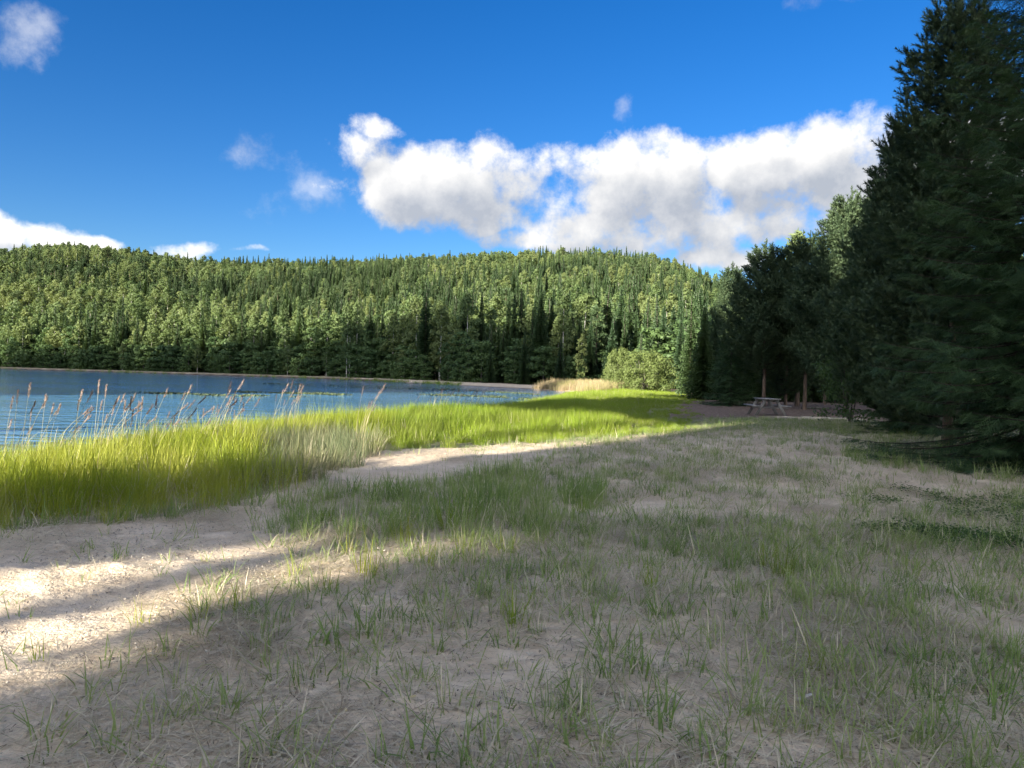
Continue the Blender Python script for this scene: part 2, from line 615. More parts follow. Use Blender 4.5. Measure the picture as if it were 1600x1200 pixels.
def ground_z(x, y):
    shape = np.shape(x)
    x, y = np.asarray(x, float).ravel(), np.asarray(y, float).ravel()
    s = lake_dist(x, y)
    r, az = np.hypot(x, y), np.degrees(np.arctan2(x, y))
    z = np.where(s > 0, WATER - WATER * smooth(0, 3.2, s), WATER + np.maximum(s * .16, -3.0))
    land = smooth(0.3, 3, s)
    near = 1 - smooth(25, 70, r)
    z = z + land * (vnoise(x, y, 2.6, 1, 3) * .05 + near * (vnoise(x, y, .55, 2, 2) * .014 + vnoise(x, y, .17, 3, 2) * .006 + vnoise(x, y, .09, 4, 2) * .004))
    sandy = near * land * smooth(0.15, 0.6, 1 - smooth(-1.2, 1.6, x + .25 * y - .4))
    z = z + sandy * (vnoise(x, y, .38, 7, 2) * .012)
    for (mx, my, a, b, h, ang) in MOUNDS:
        dx, dy = x - mx, y - my
        q = (dx * math.cos(ang) + dy * math.sin(ang)) / a, (-dx * math.sin(ang) + dy * math.cos(ang)) / b
        z = z + .6 * h * np.exp(-(q[0] ** 2 + q[1] ** 2)) * (1 + .5 * vnoise(x, y, .2, 9, 2))
    # the wooded hill beyond the lake
    r1 = np.interp(az, RIDGE_AZ, RIDGE_R)
    r0 = np.interp(az, SHORE_AZ, SHORE_R) + 6
    e = np.interp(az, _saz, _sel) * r1 + EYE - 19.0
    e = np.where(az > 20, np.maximum(e - (az - 20) * 2.2, 6.0), e)
    e = np.where(az < -42, 62 - np.clip((-az - 42) / 30, 0, 1) * 40, e)
    e = np.maximum(e, 6.0)
    k = np.clip((r - r0) / (r1 - r0), 0, 1)
    prof = .35 * k + .65 * k * k * (3 - 2 * k)
    prof = prof * (1 - .45 * smooth(0, 600, r - r1))
    gate = smooth(0, 30, s)
    z = z + gate * prof * (e + 4 * vnoise(x, y, 130, 21, 3))
    # the wooded ridge beside the lake behind the photographer's left shoulder, which shades the far shore
    t, p = sun_pt(x, y)
    hh = np.interp(p, [-330, -260, -215, -130, -80, -62, -56, -50, -40, -30], [0, 44, 52, 62, 62, 62, 58, 24, 4, 0])
    z = z + hh * np.exp(-((t + 122) / 40) ** 2) * smooth(0, 40, s)
    return z.reshape(shape)


def in_poly(u, v, poly):
    u, v = np.asarray(u), np.asarray(v)
    ins = np.zeros(u.shape, bool)
    n = len(poly)
    for i in range(n):
        (ax, ay), (bx, by) = poly[i], poly[(i + 1) % n]
        if ay != by:
            ins ^= ((ay > v) != (by > v)) & (u < (bx - ax) * (v - ay) / (by - ay) + ax)
    return ins


# ground zones, as outlines on the ground (given by where they fall in the photograph, then laid out in metres)
def outline(px):
    return [gp(u, v) for (u, v) in px]


Z_BANK = outline([(-420, 870), (-120, 836), (0, 822), (150, 812), (290, 802), (420, 778), (470, 752), (455, 735), (520, 715), (585, 704), (600, 668), (560, 655), (300, 655), (-420, 655)])
Z_LYME = outline([(400, 772), (470, 758), (520, 735), (590, 716), (600, 690), (520, 680), (430, 690), (380, 720)])
Z_LOBE = outline([(578, 706), (640, 700), (740, 697), (840, 692), (930, 685), (1000, 681), (1010, 672), (960, 660), (1000, 640), (960, 622), (860, 628), (740, 645), (620, 652), (560, 660)])
Z_MEADOW = outline([(930, 682), (1010, 680), (1090, 672), (1100, 655), (1075, 640), (1060, 628), (1085, 618), (1060, 611), (900, 611), (840, 618), (900, 628), (985, 642), (955, 660)])
Z_BARE_A = outline([(-300, 1250), (-300, 850), (0, 826), (200, 815), (430, 785), (480, 762), (520, 800), (480, 860), (420, 900), (250, 960), (60, 1060), (-60, 1250)])
Z_BARE_B = outline([(455, 752), (520, 720), (590, 707), (700, 699), (860, 693), (880, 703), (845, 722), (760, 742), (640, 752), (520, 764)])
Z_TUFTS = outline([(405, 835), (430, 790), (520, 768), (640, 756), (760, 746), (900, 748), (940, 790), (900, 830), (760, 850), (600, 850), (480, 850)])
Z_PATH = outline([(1040, 690), (1110, 672), (1240, 668), (1340, 682), (1380, 705), (1620, 735), (1900, 760), (1900, 800), (1600, 768), (1400, 762), (1300, 745), (1180, 715)])
Z_LAWN = outline([(1050, 676), (1110, 655), (1180, 650), (1330, 662), (1350, 685), (1240, 668), (1110, 672)])
Z_CLOVER = outline([(1380, 800), (1440, 775), (1600, 778), (1900, 790), (1900, 900), (1620, 870), (1480, 850)])
Z_LITTER = outline([(1030, 652), (1100, 656), (1180, 652), (1260, 652), (1350, 655), (1420, 668), (1900, 690), (1900, 628), (1300, 606), (1060, 612)])
Z_REED = [(7.5, 66), (9.5, 74), (14.0, 80), (16, 96), (9, 104), (3.5, 103.5), (7.2, 92), (8.0, 80), (6.8, 70)]


def zone_soft(x, y, poly, wobble=0.25, seed=0):
    xx = x + vnoise(x, y, 1.1, 31 + seed, 3) * wobble * (1 + np.hypot(x, y) * .04)
    yy = y + vnoise(x, y, 1.1, 41 + seed, 3) * wobble * (1 + np.hypot(x, y) * .08)
    return in_poly(xx, yy, poly)


# the ground sheet: rings round the viewpoint, finest where the ground is near
rings = np.concatenate([[0.25, .6, 1.0, 1.4, 1.8], np.geomspace(2.2, 60, 430), np.geomspace(61, 900, 150), np.geomspace(960, 5000, 12)])
azs = np.radians(np.concatenate([np.arange(-42, 42.01, 0.24), np.linspace(45, 315, 70)]))
na, nr = len(azs), len(rings)
gx = (rings[:, None] * np.sin(azs)[None]).ravel()
gy = (rings[:, None] * np.cos(azs)[None]).ravel()
gz = ground_z(gx, gy)
CAM_GROUND = float(ground_z(np.array([0.0]), np.array([0.0]))[0])
i, j = np.meshgrid(np.arange(nr - 1), np.arange(na), indexing='ij')
j2 = (j + 1) % na
quads = np.stack([i * na + j, (i + 1) * na + j, (i + 1) * na + j2, i * na + j2], -1).reshape(-1, 4)
Vg = np.stack([gx, gy, gz], 1)
Vg = np.concatenate([Vg, [[0, 0, CAM_GROUND]]])
fan = np.stack([np.full(na, nr * na), np.arange(na), (np.arange(na) + 1) % na], -1)
sd = lake_dist(gx, gy)
grad = np.hypot(gx, gy)
turf = np.zeros(len(gx))
for poly, w in ((Z_BANK, .6), (Z_LOBE, .8), (Z_MEADOW, .9), (Z_LAWN, .75), (Z_CLOVER, .5), (Z_TUFTS, .35)):
    turf = np.maximum(turf, w * zone_soft(gx, gy, poly))
turf = np.maximum(turf, .6 * smooth(30, 60, grad) * (sd > 2))
turf = np.where(zone_soft(gx, gy, Z_PATH), turf * .15, turf)
litter = np.maximum(np.maximum(zone_soft(gx, gy, Z_LITTER, .5) * 1.0, (np.hypot(gx - 10.2, gy - 15.2) < 2.6) * .9), ((gx > 11.5) & (gy > 14) & (gx > gy * .66)) * .9)
floor = smooth(0, 8, np.where((gy > 92) | (gx < -40) | (gy < -6), sd, 0) - 3)
litter = np.maximum(litter, floor * (grad > 8))
beach = np.clip(1 - smooth(2.5, 6, sd), 0, 1) * (gy > 84) * (gx > -34)
mud = np.clip(1 - smooth(1.0, 2.5, sd), 0, 1) * (gy > 84) * (1 - np.clip(beach, 0, 1) * (gx > -22))
litter = litter * (1 - beach)
turf = turf * (1 - beach) * (1 - floor)
Z4 = lambda a: np.concatenate([a, [0.0]])

m, T = material('sand turf and forest floor')
M['ground'] = m
geo = T.n('ShaderNodeNewGeometry')
pos = geo.outputs['Position']
A = lambda n: T.n('ShaderNodeAttribute', attribute_name=n).outputs['Fac']
n_big, n_mid, n_fine, n_grain = T.noise(pos, 0.9, 4), T.noise(pos, 5.0, 5, .6), T.noise(pos, 38.0, 4, .65), T.noise(pos, 420.0, 2)
sand = T.mix(T.ramp(n_mid, .3, .7), (0.585, 0.475, 0.35), (0.73, 0.62, 0.485))
sand = T.mix(T.m('MULTIPLY', T.ramp(n_big, .45, .7), .55), sand, (0.48, 0.385, 0.28))
sand = T.mix(T.m('MULTIPLY', T.ramp(n_fine, .56, .72), .6), sand, (0.26, 0.205, 0.145))
sand = T.mix(T.m('MULTIPLY', T.ramp(n_grain, .35, .7), .3), sand, (0.68, 0.60, 0.50))
speck = T.noise(T.vm('MULTIPLY', pos, (1.0, 1.6, 1.0)), 75.0, 3, .7)
sand = T.mix(T.ramp(speck, .66, .70), sand, (0.07, 0.055, 0.04))
turf_c = T.mix(T.ramp(n_mid, .35, .65), (0.15, 0.165, 0.075), (0.26, 0.25, 0.14))
turf_c = T.mix(T.ramp(n_fine, .5, .7), turf_c, (0.07, 0.095, 0.03))
lit_c = T.mix(T.ramp(n_mid, .35, .65), (0.14, 0.10, 0.08), (0.25, 0.19, 0.155))
lit_c = T.mix(T.ramp(n_fine, .5, .7), lit_c, (0.06, 0.045, 0.03))
edge = T.m('MULTIPLY', T.m('SUBTRACT', n_mid, .5), .9)
soft = lambda a: T.ramp(T.m('ADD', a, T.m('MULTIPLY', edge, T.m('MULTIPLY', a, 1.4, clamp=True))), .1, .9)
c = T.mix(soft(A('turf')), sand, turf_c)
c = T.mix(soft(A('litter')), c, lit_c)
c = T.mix(A('mud'), c, (0.06, 0.035, 0.022))
wet = T.ramp(T.n('ShaderNodeSeparateXYZ').outputs[2], 0, 1)
sx = T.n('ShaderNodeSeparateXYZ')
T.t.links.new(pos, sx.inputs[0])
wet = T.ramp(sx.outputs[2], WATER + .16, WATER + .02)
c = T.mix(T.m('MULTIPLY', wet, .6), c, (0.12, 0.09, 0.06))
bh = T.m('ADD', T.m('MULTIPLY', n_mid, .05), T.m('ADD', T.m('MULTIPLY', n_fine, .014), T.m('MULTIPLY', n_grain, .0015)))
bp = T.n('ShaderNodeBump')
bp.inputs['Strength'].default_value = 0.9
bp.inputs['Distance'].default_value = 1.0
T.set(bp.inputs['Height'], bh)
finish(T, principled(T, c, 0.92, 0.12, bp.outputs[0]))
for nd in list(T.t.nodes):
    if nd.bl_idname == 'ShaderNodeSeparateXYZ' and not nd.inputs[0].is_linked:
        T.t.nodes.remove(nd)

me = mk_mesh('ground', Vg, [quads, fan], [M['ground']], [0, 0],
             {'turf': Z4(turf), 'litter': Z4(np.clip(litter, 0, 1)), 'mud': Z4(np.clip(mud, 0, 1))}, True)
add_obj('ground', me, kind='structure', label='pale sandy beach and field rising into a wooded hill beyond the lake')

# ------------------------------------------------------------------ lake
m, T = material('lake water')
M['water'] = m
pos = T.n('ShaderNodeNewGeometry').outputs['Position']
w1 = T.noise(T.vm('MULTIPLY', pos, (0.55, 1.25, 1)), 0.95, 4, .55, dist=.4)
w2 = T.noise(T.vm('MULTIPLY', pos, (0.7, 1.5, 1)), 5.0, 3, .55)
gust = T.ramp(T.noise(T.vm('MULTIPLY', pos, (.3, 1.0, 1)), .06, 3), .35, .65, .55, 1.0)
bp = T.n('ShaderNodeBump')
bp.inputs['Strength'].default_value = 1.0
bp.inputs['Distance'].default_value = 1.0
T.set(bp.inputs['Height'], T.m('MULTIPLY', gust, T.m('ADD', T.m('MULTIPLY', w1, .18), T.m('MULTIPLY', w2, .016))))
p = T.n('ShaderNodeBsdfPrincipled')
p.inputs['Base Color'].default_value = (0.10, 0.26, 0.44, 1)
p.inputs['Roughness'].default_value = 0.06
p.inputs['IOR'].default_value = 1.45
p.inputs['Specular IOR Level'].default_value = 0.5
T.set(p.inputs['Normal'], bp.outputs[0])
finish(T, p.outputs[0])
xs, ys = np.linspace(-310, 12, 40), np.linspace(-60, 240, 40)
X, Y = np.meshgrid(xs, ys)
V = np.stack([X.ravel(), Y.ravel(), np.full(X.size, WATER)], 1)
i, j = np.meshgrid(np.arange(39), np.arange(39), indexing='ij')
q = np.stack([i * 40 + j, i * 40 + j + 1, (i + 1) * 40 + j + 1, (i + 1) * 40 + j], -1).reshape(-1, 4)
cx, cy = V[q].mean(1)[:, 0], V[q].mean(1)[:, 1]
q = q[lake_dist(cx, cy) < 9]
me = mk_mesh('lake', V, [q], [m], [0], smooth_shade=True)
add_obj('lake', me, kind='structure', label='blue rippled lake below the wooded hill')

# ------------------------------------------------------------------ tree builders
def trunk_geo(h, r, seed, n=7, lean=.02, segs=9, tone=.5):
    rng = np.random.default_rng(seed)
    zz = np.linspace(-.15, h, segs)
    wob = np.cumsum(rng.normal(0, lean, (segs, 2)), 0) * (zz / h)[:, None]
    rr = r * (1 - .93 * np.clip(zz / h, 0, 1)) * (1 + .35 * np.exp(-np.clip(zz, 0, None) * 3))
    g = Geo()
    tube(g, np.column_stack([wob, zz]), rr, n, tone)
    return g


def spruce_far(h, r, seed, base=.06):
    rng = np.random.default_rng(seed)
    g = Geo()
    P, D, S, To = [], [], [], []
    lev = int(h * 2.7)
    for k in range(lev):
        f = base + (1 - base) * (k / lev) ** .95
        z = f * h
        rad = r * 1.15 * (1 - f) ** 1.0 * (0.72 + .45 * rng.random()) + .05
        nb = int(4 + 7 * (1 - f))
        a0 = rng.random() * 6.28
        for b in range(nb):
            a = a0 + b * 6.283 / nb + rng.normal(0, .2)
            L = rad * (.6 + .5 * rng.random())
            d = np.array([math.cos(a), math.sin(a), 0])
            sd_ = np.array([-d[1], d[0], 0])
            nseg = 4 if L > .8 else 2
            tone = np.clip(rng.normal(.45, .2), 0, 1)
            for q in range(nseg):
                g0 = (q + .3) / nseg
                p = d * L * g0 + np.array([0, 0, z - .28 * L * g0 + .1 * L * g0 * g0])
                w = L * .28 * (1.15 - g0) + .1
                for sgn in (-1, 1):
                    P.append(p)
                    D.append((d * .45 + sd_ * sgn * .75) * w * 2.1 + np.array([0, 0, -.22 * w - .12]))
                    S.append(d * .13 * L ** .5 + np.array([0, 0, .05]))
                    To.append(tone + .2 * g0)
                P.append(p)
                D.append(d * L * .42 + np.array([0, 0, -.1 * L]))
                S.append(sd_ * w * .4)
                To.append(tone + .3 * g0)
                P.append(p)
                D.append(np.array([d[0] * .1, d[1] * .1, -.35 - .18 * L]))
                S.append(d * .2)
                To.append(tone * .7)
    tris(g, np.array(P), np.array(D), np.array(S), np.array(To))
    # tip shoot
    tris(g, np.array([[0, 0, h - .5]] * 3), np.array([[0, 0, 1.0], [.2, .1, .4], [-.15, .1, .35]]), np.array([[.09, 0, 0], [0, .08, 0], [0, .08, 0]]), np.array([.6, .6, .6]))
    return g


def clump_crown(centres, rad, nleaf, leaf, rng, up=.35, flat=.7, droop=0.0, aspect=.5, tone_top=.35):
    """leaf clumps spread through a crown; leaf tone gets lighter towards the top"""
    g = Geo()
    cz0, cz1 = centres[:, 2].min(), centres[:, 2].max()
    for c, rr in zip(centres, rad):
        n = int(nleaf * (rr / rad.mean()) ** 2)
        dirs = unit(rng, n)
        dist = rng.random(n) ** .45
        P = c + dirs * (dist * rr)[:, None] * np.array([1, 1, flat])
        P[:, 2] -= droop * dist * rr
        nrm = dirs + np.array([0, 0, up]) + unit(rng, n) * .7
        nrm /= np.linalg.norm(nrm, axis=1)[:, None]
        u = np.cross(nrm, unit(rng, n))
        u /= np.linalg.norm(u, axis=1)[:, None] + 1e-9
        v = np.cross(nrm, u)
        s = leaf * (.65 + .7 * rng.random(n))[:, None]
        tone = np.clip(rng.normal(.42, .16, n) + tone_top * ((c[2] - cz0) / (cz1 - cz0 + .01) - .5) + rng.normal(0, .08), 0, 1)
        rhombs(g, P, u * s, v * s * aspect, tone)
    return g


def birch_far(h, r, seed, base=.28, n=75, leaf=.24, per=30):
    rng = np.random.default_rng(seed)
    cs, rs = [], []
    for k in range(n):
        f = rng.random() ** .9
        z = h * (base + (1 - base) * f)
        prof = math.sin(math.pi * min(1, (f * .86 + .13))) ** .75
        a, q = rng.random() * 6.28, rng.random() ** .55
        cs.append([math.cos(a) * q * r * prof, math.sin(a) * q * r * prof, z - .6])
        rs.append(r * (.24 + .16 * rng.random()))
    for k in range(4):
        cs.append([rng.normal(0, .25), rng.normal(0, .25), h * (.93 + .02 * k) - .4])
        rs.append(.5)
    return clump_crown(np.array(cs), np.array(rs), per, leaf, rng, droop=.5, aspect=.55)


def alder_far(h, r, seed, n=70, per=34, leaf=.28, base=.03):
    rng = np.random.default_rng(seed)
    cs, rs = [], []
    for k in range(n):
        f = rng.random()
        z = h * (base + (.95 - base) * f)
        prof = (1 - .55 * f ** 1.6) * (.55 + .45 * min(1, f * 4))
        a, q = rng.random() * 6.28, rng.random() ** .5
        cs.append([math.cos(a) * q * r * prof, math.sin(a) * q * r * prof, z])
        rs.append(r * (.2 + .16 * rng.random()))
    return clump_crown(np.array(cs), np.array(rs), per, leaf, rng, flat=.5, up=.7, aspect=.6)


def pine_far(h, r, seed, base=.42):
    rng = np.random.default_rng(seed)
    g = Geo()
    n = 46
    for k in range(n):
        f = (k + rng.random()) / n
        z = h * (base + (1 - base) * f)
        prof = (math.sin(math.pi * (.22 + .74 * f))) ** .8
        a, q = rng.random() * 6.28, .3 + .7 * rng.random() ** .6
        c = np.array([math.cos(a) * q * r * prof, math.sin(a) * q * r * prof, z - .5])
        rr = r * (.26 + .12 * rng.random())
        m_ = 34
        dirs = unit(rng, m_)
        dirs[:, 2] = np.abs(dirs[:, 2]) * .8 + .1
        P = c + unit(rng, m_) * (rng.random(m_) ** .5 * rr)[:, None] * np.array([1, 1, .45])
        S = np.cross(dirs, unit(rng, m_))
        S /= np.linalg.norm(S, axis=1)[:, None] + 1e-9
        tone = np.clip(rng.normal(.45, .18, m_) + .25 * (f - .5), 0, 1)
        tris(g, P, dirs * (.45 + .3 * rng.random(m_))[:, None], S * .13, tone)
        if k % 2 == 0:
            g2 = Geo()
            tube(g2, [[0, 0, z - .9], c * .6 + np.array([0, 0, (z - .7) * .4]), c], [.06, .045, .02], 3, .3)
            g.merge(g2, 0)
    return g


FAR = {}      # species -> list of (trunk mesh, crown mesh, joined source)


def far_kind(key, crowns, heights, bark, leaf, tr_r):
    out = []
    for k, (g, h) in enumerate(zip(crowns, heights)):
        t = trunk_geo(h * .96, tr_r, 50 + k + len(key), 6, .05)
        trunk_me = t.mesh(key + '_trunk', [M[bark]], True)
        crown_me = g.mesh(key + '_crown', [M[leaf]])
        both = Geo().merge(t, 1).merge(g, 0)
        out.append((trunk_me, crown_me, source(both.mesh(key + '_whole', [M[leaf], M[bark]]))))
    FAR[key] = out


far_kind('spruce', [spruce_far(17, 2.6, 1), spruce_far(19, 2.3, 2), spruce_far(15, 2.7, 3), spruce_far(13, 2.2, 4)], [17, 19, 15, 13], 'bark_grey', 'spruce_far', .2)
far_kind('pine', [pine_far(16, 2.4, 11), pine_far(17, 2.1, 12, .5), pine_far(14, 2.6, 13, .35)], [16, 17, 14], 'bark_pine', 'pine_far', .2)
far_kind('birch', [birch_far(16, 2.6, 21), birch_far(18, 2.3, 22, .36), birch_far(14, 2.7, 23), birch_far(15, 2.1, 24, .2)], [16, 18, 14, 15], 'bark_birch', 'birch_far', .13)
far_kind('alder', [alder_far(9, 3.6, 31), alder_far(11, 3.4, 32), alder_far(7, 3.4, 33)], [8, 10, 6], 'bark_grey', 'alder_far', .14)

# ------------------------------------------------------------------ the wood on the hill: one mass for each kind of tree
az = np.radians(RNG.uniform(-43, 24, 75000))
rr = np.sqrt(RNG.uniform(110 ** 2, 780 ** 2, 75000))
hx, hy = rr * np.sin(az), rr * np.cos(az)
cell = {}
keep = []
hs_ = lake_dist(hx, hy)
r1 = np.interp(np.degrees(az), RIDGE_AZ, RIDGE_R)
for k in range(len(hx)):
    if hs_[k] < 11 or rr[k] > r1[k] + 45:
        continue
    sp = 4.2 if hs_[k] < 60 else 4.6
    key = (int(hx[k] / sp), int(hy[k] / sp))
    if key in cell:
        continue
    cell[key] = 1
    keep.append(k)
keep = np.array(keep)
hx, hy, rr, hs_, azd, r1 = hx[keep], hy[keep], rr[keep], hs_[keep], np.degrees(az[keep]), r1[keep]
keep = ~((hx > -2) & (hx < 26) & (hy < 108) & (hx < 6 + (hy - 60) * .3))
hx, hy, rr, hs_, azd, r1 = hx[keep], hy[keep], rr[keep], hs_[keep], azd[keep], r1[keep]
hz = ground_z(hx, hy) - .1
up = np.clip((rr - 130) / (r1 - 130), 0, 1)
nz = vnoise(hx, hy, 55, 61, 3)
nz2 = vnoise(hx, hy, 28, 62, 2)
w_birch = np.clip(.55 - .5 * up + 1.5 * nz + np.where(azd < -18, .28, 0) + np.where((azd > 3) & (up < .55), .22, 0), .02, .9)
w_pine = np.clip(.15 + 1.0 * (up - .62) + .5 * nz2 + np.where(azd < -5, .18, -.15), .02, .8)
w_spruce = np.clip(.48 - 1.1 * nz + np.where(azd > -6, .3, 0), .08, 1.2)
u = RNG.random(len(hx)) * (w_birch + w_pine + w_spruce)
kind = np.where(u < w_birch, 0, np.where(u < w_birch + w_pine, 1, 2))
kind = np.where((hs_ < 26) & (RNG.random(len(hx)) < .3), 3, kind)
kind = np.where((hx > -6) & (hs_ < 42) & (kind == 0) & (RNG.random(len(hx)) < .75), 2, kind)
for kk, (key, nm, lab) in enumerate((('birch', 'birch_forest', 'pale green birch wood covering the sunlit hill beyond the lake'),
                                     ('pine', 'pine_forest', 'open crowned pine wood along the crest of the hill'),
                                     ('spruce', 'spruce_forest', 'dark pointed spruce forest on the hill beyond the lake'),
                                     ('alder', 'alder_undergrowth', 'bushy dark undergrowth beneath the trees behind the far shore'))):
    s = kind == kk
    n = int(s.sum())
    sc_ = RNG.uniform(.48, 1.1, n) * np.where(up[s] > .8, .88, .95)
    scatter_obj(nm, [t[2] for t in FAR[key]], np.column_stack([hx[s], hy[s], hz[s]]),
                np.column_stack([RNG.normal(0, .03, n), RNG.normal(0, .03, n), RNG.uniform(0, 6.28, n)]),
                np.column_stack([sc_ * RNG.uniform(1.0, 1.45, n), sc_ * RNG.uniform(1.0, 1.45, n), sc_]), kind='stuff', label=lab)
print('hill trees', len(hx))

# trees on the ridge behind the left shoulder, which shades the far shore
n = 1500
p_, t_ = RNG.uniform(-300, -40, n), RNG.normal(-122, 26, n)
ox, oy = from_pt(p_, t_)
ok = (lake_dist(ox, oy) > 10) & (np.abs(np.degrees(np.arctan2(ox, oy))) > 44)
ox, oy = ox[ok], oy[ok]
n = len(ox)
scatter_obj('lakeside_forest', [t[2] for t in FAR['spruce'][:2]] + [FAR['pine'][0][2]], np.column_stack([ox, oy, ground_z(ox, oy) - .1]),
            np.column_stack([np.zeros(n), np.zeros(n), RNG.uniform(0, 6.28, n)]), RNG.uniform(.6, .95, n), kind='stuff',
            label='dark conifer forest on the ridge beside the lake')


# ------------------------------------------------------------------ the front rows on the far shore, tree by tree
def far_tree(key, var, x, y, s, rot, label, group, name=None, wide=1.0, z=None):
    tr, cr, _ = FAR[key][var % len(FAR[key])]
    if z is None:
        z = float(ground_z(np.array([x]), np.array([y]))[0]) - .1
    o = add_obj(name or key + '_tree', None, loc=(x, y, z), rot=(0, 0, rot), scale=(s * wide, s * wide, s), label=label, cat='tree' if key != 'alder' else 'shrub', group=group)
    o.empty_display_size = .3
    add_obj('trunk', tr, parent=o)
    add_obj('crown', cr, parent=o)
    return o


rs = random.Random(8)
# walk the visible far shore from right to left
shore = [(9, 107), (4, 110), (-4, 119.5), (-16, 136), (-40, 164), (-79, 186.5), (-137, 210), (-176, 223)]
seg = [(np.array(a), np.array(b)) for a, b in zip(shore[:-1], shore[1:])]
WHERE = [((-90, -27.5), 'at the lake end beneath the round hilltop'), ((-27.5, -20), 'below the low cloud tip over the hill'), ((-20, -13.5), 'left of the bare birch trunks'),
         ((-13.5, -8), 'around the bare pale birch trunks'), ((-8, -2), 'behind the narrow sand spit'), ((-2, 30), 'behind the pinkish reed meadow')]
LOOK = {'alder': ('alder_shrub', 'low bushy dark alder at the water'), 'birch': ('birch_tree', 'slender pale-trunked birch in the shore belt'),
        'spruce': ('spruce_tree', 'dark pointed spruce in the shore belt')}


def where(x, y):
    a = math.degrees(math.atan2(x, y))
    return next(w for (lo, hi), w in WHERE if lo <= a < hi)


def shore_tree(key, var, x, y, s, wide=1.0):
    nm, lk = LOOK[key]
    wh = where(x, y)
    far_tree(key, var, x, y, s, rs.uniform(0, 6.28), f'{lk} {wh}', f'{key} trees {wh}', nm, wide)


for row, (off, step) in enumerate(((2.6, 3.1), (5.6, 3.0), (9.0, 3.2))):
    for a, b in seg:
        L = np.linalg.norm(b - a)
        d = (b - a) / L
        nrm = np.array([d[1], -d[0]])
        if nrm @ np.array([.3, 1.0]) < 0:
            nrm = -nrm
        k = rs.uniform(0, step)
        while k < L:
            x, y = a + d * k + nrm * (off + rs.uniform(-1, 1))
            k += step * rs.uniform(.75, 1.3)
            if row == 0:
                key = 'alder' if rs.random() < .86 else 'birch'
                s = rs.uniform(.5, .9)
            elif row == 1:
                key = rs.choice(['alder', 'alder', 'birch', 'birch', 'spruce'])
                s = rs.uniform(.75, 1.15)
            else:
                key = rs.choice(['birch', 'birch', 'spruce', 'spruce', 'alder'])
                s = rs.uniform(.85, 1.1)
            if key == 'birch' and row == 0:
                s = rs.uniform(.35, .6)
            if x > -4:
                s *= .8
                if key == 'alder':
                    key = rs.choice(['spruce', 'spruce', 'alder'])
                    s *= .75 if key != 'alder' else 1
            if x > -4 and key == 'birch' and rs.random() < .7:
                key = 'spruce'
            shore_tree(key, rs.randrange(4), x, y, s)

# trees that stand out
p = gp(905, 603, 0)
far_tree('birch', 3, 10.2, 110.5, .55, 1.0, 'small bright yellow-green birch lit against the dark spruces behind the reed meadow', None, 'birch_tree', .8)
for k, (u, dd, s) in enumerate(((541, 160, .95), (546, 161, .9), (556, 160.5, 1.0))):
    x = (u - 800) / F_PX * dd
    o = far_tree('birch', 1, x, dd, s, k * 2.0, ['bare-trunked birch, the thinner of a close pair at the far shore', 'bare-trunked birch, second of a close pair at the far shore',
                 'bare pale birch trunk standing alone beside the close pair at the far shore'][k], 'bare birch trunks', 'birch_tree', .7)
for k, (u, dd, s, sp, lab) in enumerate(((843, 118, .95, 'spruce', 'tall dark spruce just above the left end of the reed meadow'),
                                      (930, 116, .75, 'pine', 'bluish pine beside the small bright birch'),
                                      (955, 112, .68, 'spruce', 'dark conical spruce between the small birch and the willow bush'),
                                      (1000, 104, .62, 'spruce', 'dark spruce rising behind the left half of the willow bush'),
                                      (1035, 108, .72, 'spruce', 'tall spruce directly behind the right half of the willow bush'),
                                      (1062, 96, .6, 'spruce', 'dark spruce to the right of the willow bush'))):
    far_tree(sp, k, (u - 800) / F_PX * dd, dd, s, k * 1.3, lab, None)

# ------------------------------------------------------------------ willow bush at the meadow's end
rng = np.random.default_rng(77)
cs, rd = [], []
for k in range(150):
    a, q, f = rng.random() * 6.28, rng.random() ** .5, rng.random()
    R_ = 3.5 * math.sqrt(max(0.05, 1 - (f - .32) ** 2 / .52))
    cs.append([math.cos(a) * q * R_, math.sin(a) * q * R_, .25 + f * 4.0])
    rd.append(.5 + .35 * rng.random())
crown = clump_crown(np.array(cs), np.array(rd), 90, .13, rng, flat=.85, up=.5, aspect=.33)
g = Geo()
for k in range(14):
    a = k * 6.28 / 14 + rng.normal(0, .2)
    e = np.array([math.cos(a), math.sin(a)]) * (.8 + 1.8 * rng.random())
    tube(g, [[e[0] * .1, e[1] * .1, -.1], [e[0] * .4, e[1] * .4, 1.1], [e[0], e[1], 2.6 + rng.random()]], [.07, .05, .02], 5)
wx, wy = (1010 - 800) / F_PX * 76, 76
wz = float(ground_z(np.array([wx]), np.array([wy]))[0])
o = add_obj('willow_bush', None, loc=(wx, wy, wz), scale=(.92, .92, .95), label='large rounded grey-green willow bush at the end of the meadow', cat='bush')
add_obj('stems', g.mesh('willow_stems', [M['bark_grey']], True), parent=o)
add_obj('crown', crown.mesh('willow_crown', [M['willow']]), parent=o)
g = Geo().merge(crown)
o = add_obj('willow_bush', None, loc=(wx - 1.6, wy + 8, wz), rot=(0, 0, 2.2), scale=(.55, .55, 1.05), label='smaller lighter green bush peeping over the big willow bush', cat='bush')
for ch in list(bpy.data.objects['willow_bush'].children):
    c = ch.copy()
    COL.objects.link(c)
    c.parent = o

